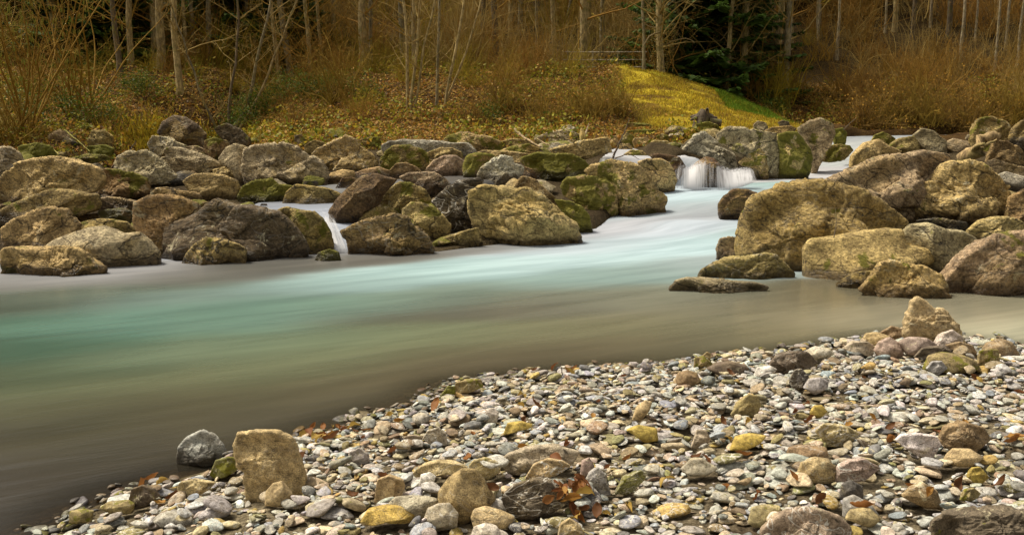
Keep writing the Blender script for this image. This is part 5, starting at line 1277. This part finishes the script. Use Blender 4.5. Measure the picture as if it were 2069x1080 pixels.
stick([(100, 295, 22.9), (120, 312, 22.5)], .016, .010, (.34, .30, .07), 'green_stem', 'short yellow green stem lying on the mossy ledge', 'stem')
stick([(1685, 480, 10.55), (1690, 450, 10.7), (1688, 420, 10.95)], .006, .003, (.07, .05, .03), 'upright_twig', 'thin dark twig against the huge olive grey boulder', 'twig')
stick([(1136, 757, 6.3), (1134, 742, 6.3), (1131, 732, 6.32)], .004, .002, (.09, .06, .04), 'upright_twig', 'tiny upright twig at the shore above the upper gravel', 'twig')
stick([(350, 955, 5.55), (372, 948, 5.6), (398, 944, 5.7)], .003, .002, (.2, .16, .1), 'thin_twig', 'thin twig lying in the shallow water by the dark blue grey rock', 'twig')
stick([(1045, 1068, 4.15), (1090, 1072, 4.12), (1120, 1058, 4.16)], .008, .005, (.16, .11, .07), 'curved_twig', 'brown curved twig lying on cobbles at the bottom edge', 'twig')
b = at_depth(1177, 275, 22.6)
T = Tubes(); T.add([[0, 0, -.1], [0, 0, .08], [-.03, 0, .2]], [.07, .07, .01], 6, np.array([.62, .46, .18])); T.add([[.05, 0, 0], [.1, 0, .14], [.15, 0, .3]], [.02, .018, .008], 5, np.array([.6, .5, .36]))
put(T.mesh('splinter', M_BARK), 'splintered_stump', b[0], b[1], 0, 1, 'splintered bright yellow stump with a white stick on top of the bank', None, 'stump', b[2])

# dead leaves lying on the gravel
def leaf_mesh(seed):
    rg = np.random.default_rng(seed); n, m = 9, 5
    u = np.linspace(0, 1, n); wd = np.sin(np.pi * u ** .8) * .34 + .01
    V_ = []; cu, cv = rg.uniform(-2.2, 2.4), rg.uniform(.3, 2.4)
    for i in range(n):
        for j in range(m):
            s = (j / (m - 1) - .5) * 2
            V_.append([u[i] - .5, s * wd[i] * (1 - .25 * abs(s) * cv), .5 * cu * (u[i] - .5) ** 2 + cv * .35 * wd[i] * s * s + .03 * rg.normal()])
    F = [[i * m + j, i * m + j + 1, (i + 1) * m + j + 1, (i + 1) * m + j] for i in range(n - 1) for j in range(m - 1)]
    return np.array(V_), np.array(F)
LCOL = [(.28, .12, .035), (.38, .20, .05), (.20, .08, .03), (.42, .28, .07), (.15, .065, .025)]
LNAME = ['rusty', 'orange', 'red brown', 'yellow brown', 'dark brown']
LM = []
for i in range(10):
    v, F = leaf_mesh(i); c = i % 5
    LM.append((np_mesh('dead_leaf', v, F, M_LEAF, True, {'tint': np.append(LCOL[c], 1)}), LNAME[c]))
rng = np.random.default_rng(21)
spots = [(c[0] + rng.normal() * c[2], c[1] + rng.normal() * c[3]) for c in [(1160, 1035, 30, 15)] * 20 + [(650, 892, 34, 12)] * 18 + [(300, 1000, 40, 14)] * 5 + [(1130, 765, 30, 4)] * 5 + [(720, 870, 25, 10)] * 5]
spots += [(rng.uniform(700, 2060), rng.uniform(770, 1060)) for _ in range(62)]
spots += [(1738, 1074), (2052, 911), (600, 950), (783, 1003), (880, 835), (793, 920)]
for i, (px, py) in enumerate(spots):
    p = on_ground(px, py)
    a, b = int((p[0] - HX0) / HS), int((p[1] - HY0) / HS)
    if not (2 < a < HN - 2 and 2 < b < HM - 2) or hSD[b, a] < -.1: continue
    z = hZ[b - 2:b + 3, a - 2:a + 3].max()
    me, cn = LM[rng.integers(10)]
    big = (i >= len(spots) - 6)
    s = rng.uniform(.055, .10) * (1.25 if big else 1)
    o = link('dead_leaf', me, None, (p[0], p[1], z + .004)); o.scale = (s, s, s); o.rotation_euler = (rng.normal() * .5, rng.normal() * .45, rng.uniform(0, 6.28))
    tag(o, f'{cn} dead leaf {where_is(p[0], p[1])}', 'leaf', 'dead leaves on the gravel')

# ------------------------------------------------------------------ falling water
def fall_material():
    t = NT('falling_water'); uv = t.attr('flow'); 
    mp = t.n('Mapping'); t.L(uv.outputs['Vector'], mp.inputs[0]); mp.inputs['Scale'].default_value = (1, .10, 1)
    n = t.noise(mp.outputs[0], 9, 5, .6, .5)
    t.b.inputs['Base Color'].default_value = (.46, .46, .48, 1); t.b.inputs['Roughness'].default_value = .6
    sep = t.n('SeparateColor'); t.L(uv.outputs['Color'], sep.inputs[0])
    th = sep.outputs[2]
    a = t.ramp(t.math('ADD', n, t.math('SUBTRACT', th, .5)), .22, .86)
    tr = t.n('BsdfTransparent'); mx = t.n('MixShader'); t.L(a, mx.inputs[0]); t.L(tr.outputs[0], mx.inputs[1]); t.L(t.b.outputs[0], mx.inputs[2]); t.L(mx.outputs[0], t.out.inputs['Surface'])
    return t.m
M_FALL = fall_material()
def fall(name, label, top, bot, dtop, dbot, dens, bulge=.25):
    """top, bot: pixel polylines with the same number of points; dens: water thickness per point"""
    top = np.array(top, float); bot = np.array(bot, float); k = len(top); n, m = 90, 24
    t = np.linspace(0, k - 1, n)
    it = lambda A: np.interp(t, np.arange(k), A)
    V_, U = [], []
    tx, ty, bx, by, dn = it(top[:, 0]), it(top[:, 1]), it(bot[:, 0]), it(bot[:, 1]), it(np.array(dens))
    dt = it(np.full(k, dtop) if np.isscalar(dtop) else np.array(dtop)); db = it(np.full(k, dbot) if np.isscalar(dbot) else np.array(dbot))
    for j in range(m):
        v = j / (m - 1); e = 1 - (1 - v) ** 1.6
        for i in range(n):
            p = at_depth(tx[i] + (bx[i] - tx[i]) * v, ty[i] + (by[i] - ty[i]) * (v ** 1.25), dt[i] + (db[i] - dt[i]) * e)
            V_.append(p); U.append([t[i] * .55, v, dn[i] * (.25 + .85 * min(1, v * 3) + .1 * v), 1])
    V_ = np.array(V_); i = np.arange(m - 1)[:, None] * n + np.arange(n - 1)[None, :]
    F = np.stack([i, i + 1, i + n + 1, i + n], -1).reshape(-1, 4)
    o = link(name, np_mesh(name, V_, F, M_FALL, True, {'flow': np.array(U)}), None); tag(o, label, 'waterfall', kind='structure')
def cc(L, c='C'):
    ox, oy, k = CROP[c]; return [(ox + a * k, oy + b * k) for a, b in L]
fall('waterfall', 'white veil of water falling over the dark dome boulder', cc([(700, 440), (750, 395), (800, 425), (850, 385), (905, 366), (960, 374), (1010, 415), (1070, 440), (1130, 430), (1190, 430), (1235, 455)]),
     [(x_, y_ + 13) for x_, y_ in cc([(690, 532), (740, 532), (800, 537), (850, 543), (900, 543), (960, 541), (1030, 543), (1090, 535), (1150, 520), (1200, 500), (1250, 482)])], 19.5, 18.75, [.25, .35, .8, .7, .42, .30, .55, .7, .62, .6, .1])
fall('waterfall', 'narrow white fall between the olive and the dark orange brown boulders', [(634, 423), (650, 421), (666, 424)], [(668, 508), (684, 511), (702, 508)], 15.6, 13.3, [.25, .6, .35])
print('objects', len(bpy.data.objects))
